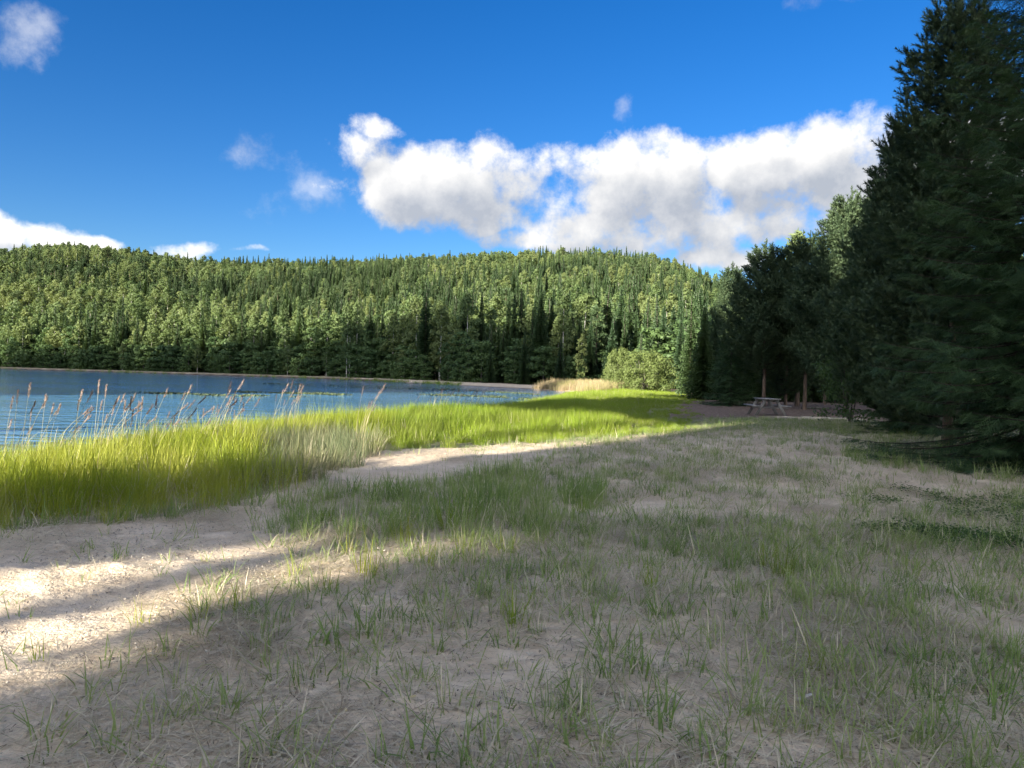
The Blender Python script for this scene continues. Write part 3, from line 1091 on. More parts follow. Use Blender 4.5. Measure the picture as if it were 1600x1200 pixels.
# ------------------------------------------------------------------ near conifers: needle sprays set on real limbs
def pine_shoot(seed, L=.26, n=64, nl=.075):
    rng = np.random.default_rng(seed)
    g = Geo()
    f = rng.random(n) ** .8
    a = rng.random(n) * 6.28
    P = np.column_stack([np.zeros(n), np.zeros(n), f * L])
    rad = np.column_stack([np.cos(a), np.sin(a), np.zeros(n)])
    D = (rad * .8 + np.array([0, 0, .75])) * nl * (.8 + .5 * rng.random(n))[:, None]
    S = np.column_stack([-np.sin(a), np.cos(a), np.zeros(n)]) * .0075
    tris(g, P, D, S, np.clip(rng.normal(.4, .15, n) + .35 * (f - .5), 0, 1))
    tube(g, [[0, 0, -.05], [0, 0, L]], [.009, .004], 3, .2)
    return g.mesh('pine_shoot', [M['pine']])


def spruce_spray(seed, L=.42):
    """flat spray along +x with side shoots, each set with needles"""
    rng = np.random.default_rng(seed)
    g = Geo()
    P, D, S, To = [], [], [], []

    def shoot(p0, d, ln, tone):
        m_ = max(4, int(ln / .021))
        for k in range(m_):
            f = (k + .5) / m_
            p = p0 + d * ln * f
            for sgn in (-1, 1):
                side = np.array([-d[1], d[0], 0]) * sgn
                nd = side * .7 + d * .75 + np.array([0, 0, .35 * rng.normal()])
                P.append(p)
                D.append(nd * .026 * (1.1 - .4 * f))
                S.append(d * .0065)
                To.append(np.clip(tone + .25 * (f - .3) + rng.normal(0, .07), 0, 1))
        P.append(p0)
        D.append(d * ln)
        S.append(np.array([-d[1], d[0], 0]) * .006)
        To.append(.2)
    t0 = .35
    shoot(np.zeros(3), np.array([1, 0, -.12]), L, t0 + .1)
    k = .05
    while k < L - .04:
        for sgn in (-1, 1):
            ln = (L - k) * .52 * rng.uniform(.7, 1.15) + .03
            d = np.array([.72, sgn * .7, -.28 + rng.normal(0, .12)])
            d /= np.linalg.norm(d)
            shoot(np.array([k, 0, -.12 * k]), d, ln, t0 + rng.normal(0, .1))
        k += .07
    tris(g, np.array(P), np.array(D), np.array(S), np.array(To))
    return g.mesh('spruce_spray', [M['spruce']])


def pine_twig(seed, L=.42, k=5):
    rng = np.random.default_rng(seed)
    g = Geo()
    tube(g, [[0, 0, -.04], [0, 0, L]], [.012, .005], 3, .15)
    for q in range(k):
        f = .3 + .7 * q / (k - 1)
        ax = np.array([0, 0, 1.0]) + (unit(rng, 1)[0] * np.array([.75, .75, .3]) if q < k - 1 else 0)
        ax /= np.linalg.norm(ax)
        e1 = np.cross(ax, [.3, .9, .1])
        e1 /= np.linalg.norm(e1)
        e2 = np.cross(ax, e1)
        sl = rng.uniform(.17, .27)
        n = 46
        t, a = rng.random(n) ** .8, rng.random(n) * 6.28
        rad = np.cos(a)[:, None] * e1 + np.sin(a)[:, None] * e2
        P = np.array([0, 0, f * L]) + ax * (t * sl)[:, None]
        tris(g, P, (rad * .8 + ax * .75) * (.078 * (.8 + .5 * rng.random(n)))[:, None], (-np.sin(a)[:, None] * e1 + np.cos(a)[:, None] * e2) * .0085, np.clip(rng.normal(.4, .15, n) + .35 * (t - .5), 0, 1))
    return g.mesh('pine_twig', [M['pine']])


PINE_SRC = [source(pine_twig(s, L, k)) for s, L, k in ((1, .38, 5), (2, .45, 6), (3, .32, 4))]
SPRUCE_SRC = [source(spruce_spray(s, L)) for s, L in ((1, .52), (2, .46), (3, .60))]


def rot_to(D, roll):
    """euler angles turning +z (pine) along each direction"""
    az_ = np.arctan2(D[:, 1], D[:, 0])
    pol = np.arctan2(np.hypot(D[:, 0], D[:, 1]), D[:, 2])
    return np.column_stack([np.zeros(len(D)), pol, az_])


def rot_x(D, roll):
    """euler angles turning +x (spruce spray) along each direction"""
    az_ = np.arctan2(D[:, 1], D[:, 0])
    pitch = -np.arctan2(D[:, 2], np.hypot(D[:, 0], D[:, 1]))
    return np.column_stack([roll, pitch, az_])


def near_pine(key, h, r, seed, bare=.1, lower=.55):
    """returns trunk mesh, limb mesh, crown point data"""
    rng = np.random.default_rng(seed)
    tg = trunk_geo(h * .98, .0115 * h, seed, 9, .03, 14)
    g = Geo()
    P, D, S = [], [], []
    z = h * bare
    while z < h - .25:
        f = z / h
        prof = (min(1, (f - bare) / .22 + lower)) * (1 - f) ** .62 * 1.25
        nb = rng.integers(5, 8) if f > .25 else rng.integers(4, 6)
        a0 = rng.random() * 6.28
        for b in range(nb):
            a = a0 + b * 6.283 / nb + rng.normal(0, .18)
            L = max(.18, r * prof * rng.uniform(.62, 1.15))
            d = np.array([math.cos(a), math.sin(a), 0])
            sd_ = np.array([-d[1], d[0], 0])
            rise = .75 * f + .05
            q = np.linspace(0, 1, 6)
            pts = d * (L * q)[:, None] + np.column_stack([np.zeros(6), np.zeros(6), z + L * (rise * q * .75 + .28 * (q ** 2.2) - .12 * np.sin(q * 3.1) * (1 - f))])
            pts += sd_ * (rng.normal(0, .07) * L * q ** 2)[:, None]
            tube(g, pts, np.linspace(.012 * L + .008, .006, 6), 4, .4)
            st = .18 if f > .3 else .3
            k = st * L
            while k < L + .01:
                q0 = k / L
                pp = np.array([np.interp(q0, q, pts[:, c]) for c in range(3)])
                for sgn in (-1, 1):
                    tl = rng.uniform(.18, .42) * (1.15 - .5 * q0) * min(1, L)
                    td = d * .75 + sd_ * sgn * rng.uniform(.4, .95) + np.array([0, 0, rng.uniform(.1, .55)])
                    td /= np.linalg.norm(td)
                    e = pp + td * tl
                    P.append(pp)
                    D.append(td + np.array([0, 0, .3]))
                    S.append(rng.uniform(.75, 1.15) * min(1.1, .55 + .4 * L))
                k += .15
            for w in range(3):
                P.append(pts[-1])
                D.append(d * .5 + np.array([0, 0, .8]) + unit(rng, 1)[0] * .45)
                S.append(rng.uniform(.8, 1.25))
        z += h * rng.uniform(.026, .042) * (1.15 - .35 * f)
    for w in range(12):
        P.append([rng.normal(0, .03), rng.normal(0, .03), h - .05 - .08 * w])
        D.append(np.array([rng.normal(0, .5), rng.normal(0, .5), 1.0]) if w else np.array([0, 0, 1.0]))
        S.append(1.3)
    D = np.array(D)
    return tg.mesh(key + '_trunk', [M['bark_pine']], True), g.mesh(key + '_limbs', [M['limb']], True), gn_scatter(key + '_needles', PINE_SRC, np.array(P), rot_to(D, None), np.array(S))


def near_spruce(key, h, r, seed, step=.2):
    rng = np.random.default_rng(seed)
    tg = trunk_geo(h * .98, .016 * h, seed, 9, .01, 14)
    g = Geo()
    P, D, S, RO = [], [], [], []
    z = .3
    while z < h - .2:
        f = z / h
        prof = (1 - f) ** .95 * min(1, .95 + f * 2)
        nb = 8
        a0 = rng.random() * 6.28
        for b in range(nb):
            a = a0 + b * 6.283 / nb + rng.normal(0, .22)
            L = max(.15, r * prof * rng.uniform(.55, 1.16))
            d = np.array([math.cos(a), math.sin(a), 0])
            sd_ = np.array([-d[1], d[0], 0])
            q = np.linspace(0, 1, 7)
            dr = .42 * (1 - f) + .02
            zz = z + L * (.5 * f * q - dr * q + .22 * q ** 2.6)
            zz = np.maximum(zz, .06 + .1 * rng.random())
            pts = d * (L * q)[:, None] + np.column_stack([np.zeros(7), np.zeros(7), zz])
            pts += sd_ * (rng.normal(0, .09) * L * q ** 2)[:, None]
            tube(g, pts, np.linspace(.007 * L + .005, .003, 7), 4, .4)
            k = max(.14, .2 * L)
            while k < L:
                q0 = k / L
                pp = np.array([np.interp(q0, q, pts[:, c]) for c in range(3)])
                for sgn in (-1, 1):
                    td = d * .62 + sd_ * sgn * rng.uniform(.55, 1.0) + np.array([0, 0, rng.uniform(-.75, -.05) * (1.1 - f) * min(1.0, max(-.25, (pp[2] - .22) / .5))])
                    P.append(pp)
                    D.append(td)
                    S.append(rng.uniform(.5, 1.0) * (1.15 - .4 * q0) * min(1.0, .4 + .5 * L))
                    RO.append(rng.normal(0, .6))
                k += .12
            for w in range(2):
                P.append(pts[-2] * .5 + pts[-1] * .5)
                D.append(d + np.array([0, 0, .15]) + unit(rng, 1)[0] * .3)
                S.append(.8)
                RO.append(rng.normal(0, .4))
        z += step * rng.uniform(.8, 1.2)
    for w in range(6):
        P.append([0, 0, h - .1 - w * .12])
        D.append(np.array([rng.normal(0, .5), rng.normal(0, .5), 1.0]) if w else np.array([.01, 0, 1.0]))
        S.append(.7)
        RO.append(0)
    D = np.array(D)
    return tg.mesh(key + '_trunk', [M['bark_grey']], True), g.mesh(key + '_limbs', [M['limb']], True), gn_scatter(key + '_needles', SPRUCE_SRC, np.array(P), rot_x(D, np.array(RO)), np.array(S))


NEAR = {
    'pine_a': near_pine('pine', 10.0, 1.75, 301, .05), 'pine_b': near_pine('pine', 9.0, 2.2, 302, .10), 'pine_c': near_pine('pine', 9.5, 2.3, 303, .22, .4),
    'spruce_a': near_spruce('spruce', 14.5, 3.1, 401), 'spruce_b': near_spruce('spruce', 7.0, 2.2, 402, .17),
}


def near_tree(kind, name, x, y, s, rot, label, wide=1.0, group=None):
    tr, li, (cm, ng) = NEAR[kind]
    z = float(ground_z(np.array([x]), np.array([y]))[0]) - .08
    o = add_obj(name, None, loc=(x, y, z), rot=(0, 0, rot), scale=(s * wide, s * wide, s), label=label, cat='tree', group=group)
    tk = add_obj('trunk', tr, parent=o)
    add_obj('limbs', li, parent=tk, kind='stuff')
    c = add_obj('crown', cm, parent=o, kind='stuff')
    md = c.modifiers.new('needles', 'NODES')
    md.node_group = ng
    return o


def at(u, d):
    return ((u - 800) / F_PX * d, d)


near_tree('spruce_a', 'spruce_tree', *at(1618, 14.6), 1.0, .4, 'huge dark spruce sweeping to the ground, nearest tree on the right')
near_tree('spruce_b', 'spruce_tree', *at(1790, 12.2), 1.15, 1.0, 'spruce whose branch ends reach in at the right edge of the picture')
near_tree('pine_a', 'pine_tree', *at(1482, 18.6), 1.08, 2.0, 'tall pine whose tip stands beside the top of the huge spruce', .95)
near_tree('pine_a', 'pine_tree', *at(1418, 23), .94, 4.1, 'pine leaning its upturned shoots over the cloud, next below the tallest pine', 1.0)
near_tree('pine_b', 'pine_tree', *at(1400, 25.5), .93, .7, 'dense dark pine with lower crown in front of the sunlit pine')
near_tree('spruce_b', 'spruce_tree', *at(1428, 23.0), .75, 3.3, 'low dark spruce at the foot of the dense pine by the brown forest floor')
near_tree('pine_b', 'pine_tree', *at(1322, 36), 1.13, 2.9, 'pine with golden sunlit top above the picnic clearing')
near_tree('pine_c', 'pine_tree', *at(1258, 40.5), .95, 5.0, 'dark pine with a bare lower trunk behind the picnic table')
near_tree('pine_c', 'pine_tree', *at(1194, 42), .93, 1.2, 'spiky-topped pine directly above the picnic table', 1.1)
near_tree('pine_b', 'pine_tree', *at(1228, 46), .92, 3.9, 'pine standing between the spiky-topped pine and the dark bare-trunked one')
near_tree('spruce_b', 'spruce_tree', *at(1142, 44), .8, .2, 'low dense spruce at the left foot of the pines by the table')
near_tree('pine_a', 'pine_tree', *at(1140, 58), 1.0, .9, 'farther pine with a faintly lit tip at the left end of the pine row')
near_tree('spruce_b', 'spruce_tree', *at(1118, 60), 1.0, 2.4, 'dark spruce in the gap between pine row and willow bush')
# leafy trees at the left end of the row and at the forest edge
rng = np.random.default_rng(5)
for k, (u, d, s, wide, lab) in enumerate(((1098, 56, .42, 1.35, 'low dark spruce at the left end of the dark pine row'),
                                      (1078, 66, .5, 1.2, 'slim spruce behind the left end of the pine row, right of the willow bush'))):
    far_tree('spruce', k, *at(u, d), s, 1 + k, lab, None, 'spruce_tree', wide)
cs = np.array([[math.cos(a) * q * 1.1, math.sin(a) * q * 1.1, zz] for a, q, zz in zip(rng.random(60) * 6.28, rng.random(60) ** .5, .3 + 3.0 * rng.random(60))])
leafy = clump_crown(cs, np.full(60, .42), 70, .06, rng, aspect=.5)
g = Geo()
for k in range(7):
    a = k * .9
    tube(g, [[0, 0, -.1], [.3 * math.cos(a), .3 * math.sin(a), 1.4], [.6 * math.cos(a), .6 * math.sin(a), 2.9]], [.03, .02, .008], 5)
x, y = at(1330, 28)
o = add_obj('leafy_shrub', None, loc=(x, y, float(ground_z(np.array([x]), np.array([y]))[0])), label='pale green leafy shrub at the edge of the dark clearing', cat='shrub')
add_obj('stems', g.mesh('shrub_stems', [M['bark_grey']], True), parent=o)
add_obj('crown', leafy.mesh('shrub_crown', [M['alder_far']]), parent=o)

# bare trunks in the gloom behind the table and the wood behind them
rs = random.Random(21)
for k, (u, d, lab) in enumerate(((1228, 49, 'thin grey pine trunk in the gloom, left of the thicker pale one'), (1246, 47, 'pale thick pine trunk standing bare behind the picnic table'),
                              (1289, 50, 'slender trunk in the dark opening right of the picnic table'))):
    x, y = at(u, d)
    far_tree('pine', 1, x, y, .6 if k != 1 else .66, k, lab, None, 'pine_tree', .7 if k != 1 else 1.0)
for k in range(16):
    u, d = 1120 + k * 14.5 + rs.uniform(-5, 5), rs.uniform(54, 62)
    x, y = at(u, d)
    far_tree('spruce', rs.randrange(4), x, y, rs.uniform(.38, .5), rs.uniform(0, 6.28), 'low spruce in the gloom closing the back of the picnic clearing', 'low spruces behind the clearing', 'spruce_tree', 1.3)
WOOD_N = 0
for k in range(400):
    u, d = rs.uniform(1105, 1900), rs.uniform(46, 105)
    x, y = at(u, d)
    if WOOD_N >= 46:
        break
    if u < 1300 and d < 52:
        continue
    lim = np.interp(u, [1100, 1180, 1260, 1320, 1400, 1500, 1900], [470, 432, 420, 400, 330, 200, 150])
    hmax = (594 + (u - 1200) * .024 - lim) / F_PX * d + EYE
    WOOD_N += 1
    sp, hh = rs.choice([('spruce', 17), ('pine', 16), ('spruce', 15)])
    s = min(1.0, hmax * rs.uniform(.75, .97) / 18)
    far_tree(sp, rs.randrange(3), x, y, s, rs.uniform(0, 6.28), f'dark {sp} in the wood behind the picnic clearing and the near conifers', f'{sp} trees behind the clearing', sp + '_tree')

# ------------------------------------------------------------------ the tall stand behind the photographer, which throws the field into shade
rng = np.random.default_rng(91)
g = Geo()


def shade_tree(p, t, r, z0, z1, n=8000, leaf=.36, power=1.0):
    x, y = from_pt(p, t)
    zb = max(0.0, float(ground_z(np.array([x]), np.array([y]))[0]))
    tube(g, [[x, y, zb - .6], [x + .1, y, z0 + 2], [x, y, z1 - 1]], [.28, .22, .05], 7, .5, 1)
    a, q = rng.random(n) * 6.28, rng.random(n) ** .45
    f = rng.random(n)
    prof = np.minimum(1, .55 + f * 4) * np.minimum(1, .25 + (1 - f) * 3.0) * (.85 + .3 * rng.random(n))
    P = np.column_stack([x + np.cos(a) * q * r * prof, y + np.sin(a) * q * r * prof, zb + z0 + (z1 - z0) * f])
    nrm = unit(rng, n)
    u_ = np.cross(nrm, unit(rng, n))
    u_ /= np.linalg.norm(u_, axis=1)[:, None]
    v_ = np.cross(nrm, u_)
    s = leaf * (.6 + .8 * rng.random(n))[:, None]
    rhombs(g, P, u_ * s, v_ * s * .6, rng.random(n), 0)


for (p, t, r, z0, z1) in [(-7.45, -30, 1.4, .4, 28), (-7.4, -36, 1.3, .5, 27), (-2.0, -29, 2.1, .4, 28), (-5.2, -31, 1.9, 9.9, 28), (1.9, -30, 2.5, .3, 27), (6, -29, 2.4, .3, 20),
                          (0, -34, 2.3, .3, 26), (-8.3, -33, 1.0, 13.5, 27.5), (-13.2, -31, 2.2, 14.8, 29), (-17, -33, 2.4, 15.2, 29), (-20.6, -31, 2.2, 15, 28),
                          (-15, -36, 2.2, 15.8, 29), (-18.8, -37, 2.2, 16, 29), (-10.9, -34, 1.5, 15.5, 27.5), (-24.9, -31, 2.6, 21.8, 31)]:
    shade_tree(p, t, r, z0, z1)
add_obj('tall_forest', g.mesh('tall_forest', [M['alder_far'], M['bark_grey']]), kind='stuff', label='tall trees standing behind the viewpoint and shading the field')

# ------------------------------------------------------------------ grass
def blades(g, P, H, AZ, LEAN, BEND, Wd, segs=3, tone=.5, mat=0):
    n = len(P)
    cur = np.asarray(P, float).copy()
    wdir = np.column_stack([-np.sin(AZ), np.cos(AZ), np.zeros(n)])
    rows = []
    for s in range(segs + 1):
        f = s / segs
        if s < segs:
            w = (Wd * (1 - f) ** .6 * .5)[:, None]
            rows.append(cur - wdir * w)
            rows.append(cur + wdir * w)
        else:
            rows.append(cur.copy())
        th = LEAN + BEND * (f + .5 / segs)
        st = (H / segs)
        cur = cur + np.column_stack([np.cos(AZ) * np.sin(th) * st, np.sin(AZ) * np.sin(th) * st, np.cos(th) * st])
    k = 2 * segs + 1
    V = np.stack(rows, 1).reshape(-1, 3)
    b = np.arange(n)[:, None] * k
    qs = [np.concatenate([b + 2 * s, b + 2 * s + 1, b + 2 * s + 3, b + 2 * s + 2], 1) for s in range(segs - 1)]
    t = np.concatenate([b + 2 * segs - 2, b + 2 * segs - 1, b + 2 * segs], 1)
    g.add(V, qs + [t], np.repeat(np.broadcast_to(tone, (n,)), k), mat)
    return cur


def tuft(name, n, h, spread, width, mats, seed, lean=.25, bend=.5, dry=.12, hvar=.35, wind=0.0, segs=3):
    rng = np.random.default_rng(seed)
    g = Geo()
    a = rng.random(n) * 6.28
    q = rng.random(n) ** .5 * spread
    P = np.column_stack([np.cos(a) * q, np.sin(a) * q, np.full(n, -.02)])
    AZ = a + rng.normal(0, .9, n)
    if wind:
        AZ = np.where(rng.random(n) < wind, rng.normal(0, .7, n), AZ)
    H = h * np.clip(rng.normal(1 - hvar * .4, hvar, n), .3, 1.25)
    LE, BE = np.abs(rng.normal(0, lean, n)), np.abs(rng.normal(bend, bend * .6, n))
    Wd = width * (.6 + .7 * rng.random(n))
    tone = np.clip(rng.normal(.45, .25, n), 0, 1)
    isdry = rng.random(n) < dry
    for k in (0, 1):
        s = isdry == bool(k)
        if s.any():
            blades(g, P[s], H[s] * (1 if k == 0 else .85), AZ[s], LE[s] * (1 + k), BE[s] * (1 + k * .8), Wd[s], segs, tone[s], k)
    return g.mesh(name, mats)


def straw_patch(seed, n=170, rad=.46):
    rng = np.random.default_rng(seed)
    g = Geo()
    a, q = rng.random(n) * 6.28, rng.random(n) ** .6 * rad
    P = np.column_stack([np.cos(a) * q, np.sin(a) * q, rng.uniform(.0, .022, n)])
    AZ = rng.random(n) * 6.28
    blades(g, P, rng.uniform(.05, .24, n), AZ, rng.normal(1.5, .12, n), rng.normal(0.05, .25, n), rng.uniform(.0025, .0075, n), 3, np.clip(rng.normal(.5, .34, n), 0, 1))
    return g.mesh('straw_patch', [M['straw']])


SRC = {
    'gold': [source(tuft('bank_tuft', 150, .60, .36, .009, [M['grass_gold'], M['straw']], s, .22, .6, .16, wind=.3, hvar=.45)) for s in (1, 2, 3, 4)],
    'lobe': [source(tuft('lobe_tuft', 150, .46, .36, .010, [M['grass_green'], M['straw']], s, .22, .55, .09, wind=.3, hvar=.45)) for s in (4, 5, 6, 33)],
    'lyme': [source(tuft('lyme_tuft', 110, .50, .30, .0085, [M['grass_lyme'], M['straw']], s, .25, .75, .25)) for s in (7, 8, 9)],
    'mid': [source(tuft('field_tuft', 20, .30, .07, .0075, [M['grass_short'], M['straw']], s, .25, .5, .22)) for s in (10, 11, 12)],
    'small': [source(tuft('sprig', k, .15, .04, .0078, [M['grass_short'], M['straw']], s, .35, .7, .2)) for s, k in ((13, 5), (14, 8), (15, 4), (16, 11))],
    'turf': [source(tuft('turf', 70, .085, .25, .005, [M['grass_short'], M['straw']], s, .5, .8, .25, segs=2)) for s in (17, 18, 19)],
    'flat': [source(tuft('trampled', 18, .26, .10, .0075, [M['grass_short'], M['straw']], s, 1.1, .6, .35)) for s in (20, 21, 22)],
    'straw': [source(straw_patch(s)) for s in (23, 24, 25, 26)],
    'reed': [source(tuft('reed_tuft', 40, 1.05, .5, .035, [M['reed_meadow'], M['reed_head']], s, .12, .25, .25, segs=2)) for s in (27, 28, 29)],
    'far_grass': [source(tuft('meadow_tuft', 40, .5, .3, .022, [M['grass_green'], M['straw']], s, .2, .4, .08, segs=2)) for s in (30, 31, 32)],
}


def spread_pts(x0, x1, y0, y1, dens):
    n = int((x1 - x0) * (y1 - y0) * dens)
    return RNG.uniform(x0, x1, n), RNG.uniform(y0, y1, n)


def in_view(x, y, m=120):
    u, v = project(x, y, np.zeros(len(x)))
    return (u > -m) & (u < 1600 + m) & (v < 1400)


def strew(name, src, x, y, smin, smax, label, tilt=.06, zoff=0.0, hs=None, yaw=None):
    n = len(x)
    s = RNG.uniform(smin, smax, n)
    if hs is not None:
        s = s * hs
    yaw = RNG.uniform(0, 6.28, n) if yaw is None else yaw
    print(name, n)
    return scatter_obj(name, SRC[src], np.column_stack([x, y, ground_z(x, y) + zoff]),
                       np.column_stack([RNG.normal(0, tilt, n), RNG.normal(0, tilt, n), yaw]), s, kind='stuff', label=label)


def pick(x, y, keep):
    return x[keep], y[keep]


# the tall bank on the left
x, y = spread_pts(-16, 2, 4, 33, 11)
s = lake_dist(x, y)
k = zone_soft(x, y, Z_BANK, .25) & (s > -1.0) & in_view(x, y, 260)
lyme = zone_soft(x, y, Z_LYME, .3, 3)
mixn = vnoise(x, y, 1.0, 70, 2)
kk = k & ~(lyme & (mixn > -.5))
xa, ya = pick(x, y, kk)
hs = (.42 + .2 * in_poly(xa, ya - .45, Z_BANK) + .2 * in_poly(xa, ya - .9, Z_BANK) + .18 * in_poly(xa, ya - 1.5, Z_BANK)) * (1 + .3 * vnoise(xa, ya, 1.1, 71, 2))
strew('bank_grass', 'gold', xa, ya, .75, 1.12, 'tall yellow-green grass on the bank along the lake', .08, hs=hs, yaw=RNG.normal(0, .9, len(xa)))
xa, ya = pick(x, y, (k | zone_soft(x, y, Z_LYME, .2, 4)) & lyme & (mixn <= .9) & (RNG.random(len(x)) < .8))
strew('lyme_grass', 'lyme', xa, ya, .7, 1.15, 'grey-green arching lyme grass at the edge of the sand', .1)
x, y = spread_pts(-14, 0, 4, 14, 22)
k = in_poly(x, y + .45 + .3 * vnoise(x, y, .7, 78, 2), Z_BANK) & (vnoise(x, y, .6, 79, 2) > -.3) & in_view(x, y, 200)
xa, ya = pick(x, y, k & ~in_poly(x, y - .3, Z_BANK))
strew('fringe_grass', 'mid', xa, ya, .7, 1.3, 'ragged thin grass along the foot of the tall bank', .2)
# the bright lobe in the middle and the meadow behind it
x, y = spread_pts(-8, 14, 14, 48, 8)
s = lake_dist(x, y)
kl = zone_soft(x, y, Z_LOBE, .25, 5) & (s > -.8)
xa, ya = pick(x, y, kl)
hs = (.45 + .25 * in_poly(xa, ya - .9, Z_LOBE) + .3 * in_poly(xa, ya - 2.2, Z_LOBE)) * np.interp(xa, [-5, 0, 3, 5], [1.0, 1.0, .8, .55]) * (1 + .2 * vnoise(xa, ya, 1.6, 72, 2))
strew('meadow_grass', 'lobe', xa, ya, .8, 1.15, 'bright green tall grass beside the sand patch', .08, hs=hs, yaw=RNG.normal(0, .9, len(xa)))
km = zone_soft(x, y, Z_MEADOW, .3, 6) & (s > -.5) & ~kl & (RNG.random(len(x)) < .75)
xa, ya = pick(x, y, km)
uu, vv = project(xa, ya, np.zeros(len(xa)))
strew('lush_grass', 'lobe', xa, ya, .4, .8, 'softer green meadow grass in the shade behind the bright tall grass', .1, hs=np.interp(uu, [900, 980, 1040, 1100], [1.0, .9, .55, .22]) * (1 + .25 * vnoise(xa, ya, 1.5, 75, 2)))
x, y = spread_pts(-4, 22, 44, 80, 9)
s = lake_dist(x, y)
u, v = project(x, y, np.zeros(len(x)))
k = (s > -.8) & (u < 1085 + 25 * vnoise(x, y, 3, 77, 2)) & ~in_poly(x, y, Z_REED) & (x < wx + 6)
xa, ya = pick(x, y, k)
strew('far_meadow_grass', 'far_grass', xa, ya, .6, 1.05, 'sunlit yellow-green meadow grass in front of the willow bush', .08, hs=np.interp(u[k], [850, 980, 1040, 1090], [1.0, .9, .6, .25]))
x, y = spread_pts(2, 18, 62, 106, 7)
k = zone_soft(x, y, Z_REED, .6, 8) & (lake_dist(x, y) > .3)
xa, ya = pick(x, y, k)
strew('reed_bed_grass', 'reed', xa, ya, .7, 1.1, 'pinkish ripe reed meadow beyond the bay', .06)
# grassy fringe along the far shore
tt = RNG.random(1500) * (len(LAKE) - 1)
i0 = tt.astype(int)
sx = LAKE[i0] + (LAKE[(i0 + 1) % len(LAKE)] - LAKE[i0]) * (tt - i0)[:, None]
sx = sx + RNG.normal(0, .5, sx.shape)
k = (sx[:, 1] > 120) & (sx[:, 0] > -160) & (vnoise(sx[:, 0], sx[:, 1], 14, 73, 2) > -.1)
strew('shore_grass', 'far_grass', sx[k, 0], sx[k, 1], .8, 1.6, 'thin strip of grass along the far waterline', .1)

# band of medium tufts in the foreground
x, y = spread_pts(-5, 4, 5, 13, 36)
clump = vnoise(x, y, .7, 80, 3)
k = zone_soft(x, y, Z_TUFTS, .35, 9) & (clump > -.25)
xa, ya = pick(x, y, k)
strew('tufted_grass', 'mid', xa, ya, .75, 1.25, 'band of green tufts crossing the shaded sand', .12, hs=1 + .35 * vnoise(xa, ya, .9, 81, 2))

# the field: sprigs, trampled blades and dry straw, thinner on the bare sand
X0, Y0 = spread_pts(-14, 20, 8, 30, 48)
X1, Y1 = spread_pts(-7, 8, 1.8, 8, 170)
X0, Y0 = np.concatenate([X0, X1]), np.concatenate([Y0, Y1])
ok = in_view(X0, Y0, 150) & (lake_dist(X0, Y0) > 2.5)
X0, Y0 = pick(X0, Y0, ok)
dist = np.hypot(X0, Y0)
bare = zone_soft(X0, Y0, Z_BARE_A, .35, 10) | zone_soft(X0, Y0, Z_BARE_B, .3, 11)
path = zone_soft(X0, Y0, Z_PATH, .5, 12)
clover = zone_soft(X0, Y0, Z_CLOVER, 1.0, 13) & (vnoise(X0, Y0, 1.0, 88, 3) > -.2)
lawn = zone_soft(X0, Y0, Z_LAWN, .5, 14)
tall = zone_soft(X0, Y0, Z_BANK, .1) | zone_soft(X0, Y0, Z_LOBE, .1) | zone_soft(X0, Y0, Z_MEADOW, .2)
litr = zone_soft(X0, Y0, Z_LITTER, .3)
cl = vnoise(X0, Y0, .8, 83, 3) + .4 * vnoise(X0, Y0, 2.4, 84, 2)
rightness = smooth(-2.5, 2.5, X0 + .12 * Y0 - .6)
dens = (.13 + .26 * rightness) * (1 + .8 * cl) * (1 + .3 * smooth(7, 14, dist))
dens = np.where(bare, .035 + .02 * cl, dens)
dens = np.where(path, dens * .42, dens)
dens = np.where(lawn, .5, dens)
dens = np.where(tall | litr, 0.02, dens)
r_ = RNG.random(len(X0))
xa, ya = pick(X0, Y0, r_ < dens)
strew('sprig_grass', 'small', xa, ya, .6, 1.5, 'scattered short green sprigs growing through the sand', .2)
r_ = RNG.random(len(X0))
xa, ya = pick(X0, Y0, (r_ < dens * .55) & ~bare)
strew('trampled_grass', 'flat', xa, ya, .6, 1.15, 'trampled blades lying on the sandy field', .15)
r_ = RNG.random(len(X0))
xa, ya = pick(X0, Y0, (r_ < dens * .11) & ~bare)
strew('field_grass', 'mid', xa, ya, .5, .95, 'loose taller tufts dotted over the sandy field', .15)
d2 = np.where(bare, .22, 1.0) * (1 + .6 * cl) * np.where(dist < 8, 11 / 170, 6 / 48)
d2 = np.where(path, d2 * .7, d2)
xa, ya = pick(X0, Y0, (RNG.random(len(X0)) < d2) & ~(tall | litr))
strew('straw_litter', 'straw', xa, ya, .75, 1.25, 'dry straw strewn over the sand', .02, zoff=.004)
r_ = RNG.random(len(X0))
ring = (X0 > 5.5) & (X0 < 12) & (Y0 > 11) & (Y0 < 17)
xa, ya = pick(X0, Y0, ((lawn | clover) & (r_ < .3)) | ((rightness > .5) & (dist > 6) & ~path & ~tall & ~litr & (r_ < (.08 + .08 * cl) * np.where(dist < 8, .3, 1))))
strew('turf_grass', 'turf', xa, ya, .7, 1.3, 'low turf of the field in front of the conifers', .05)
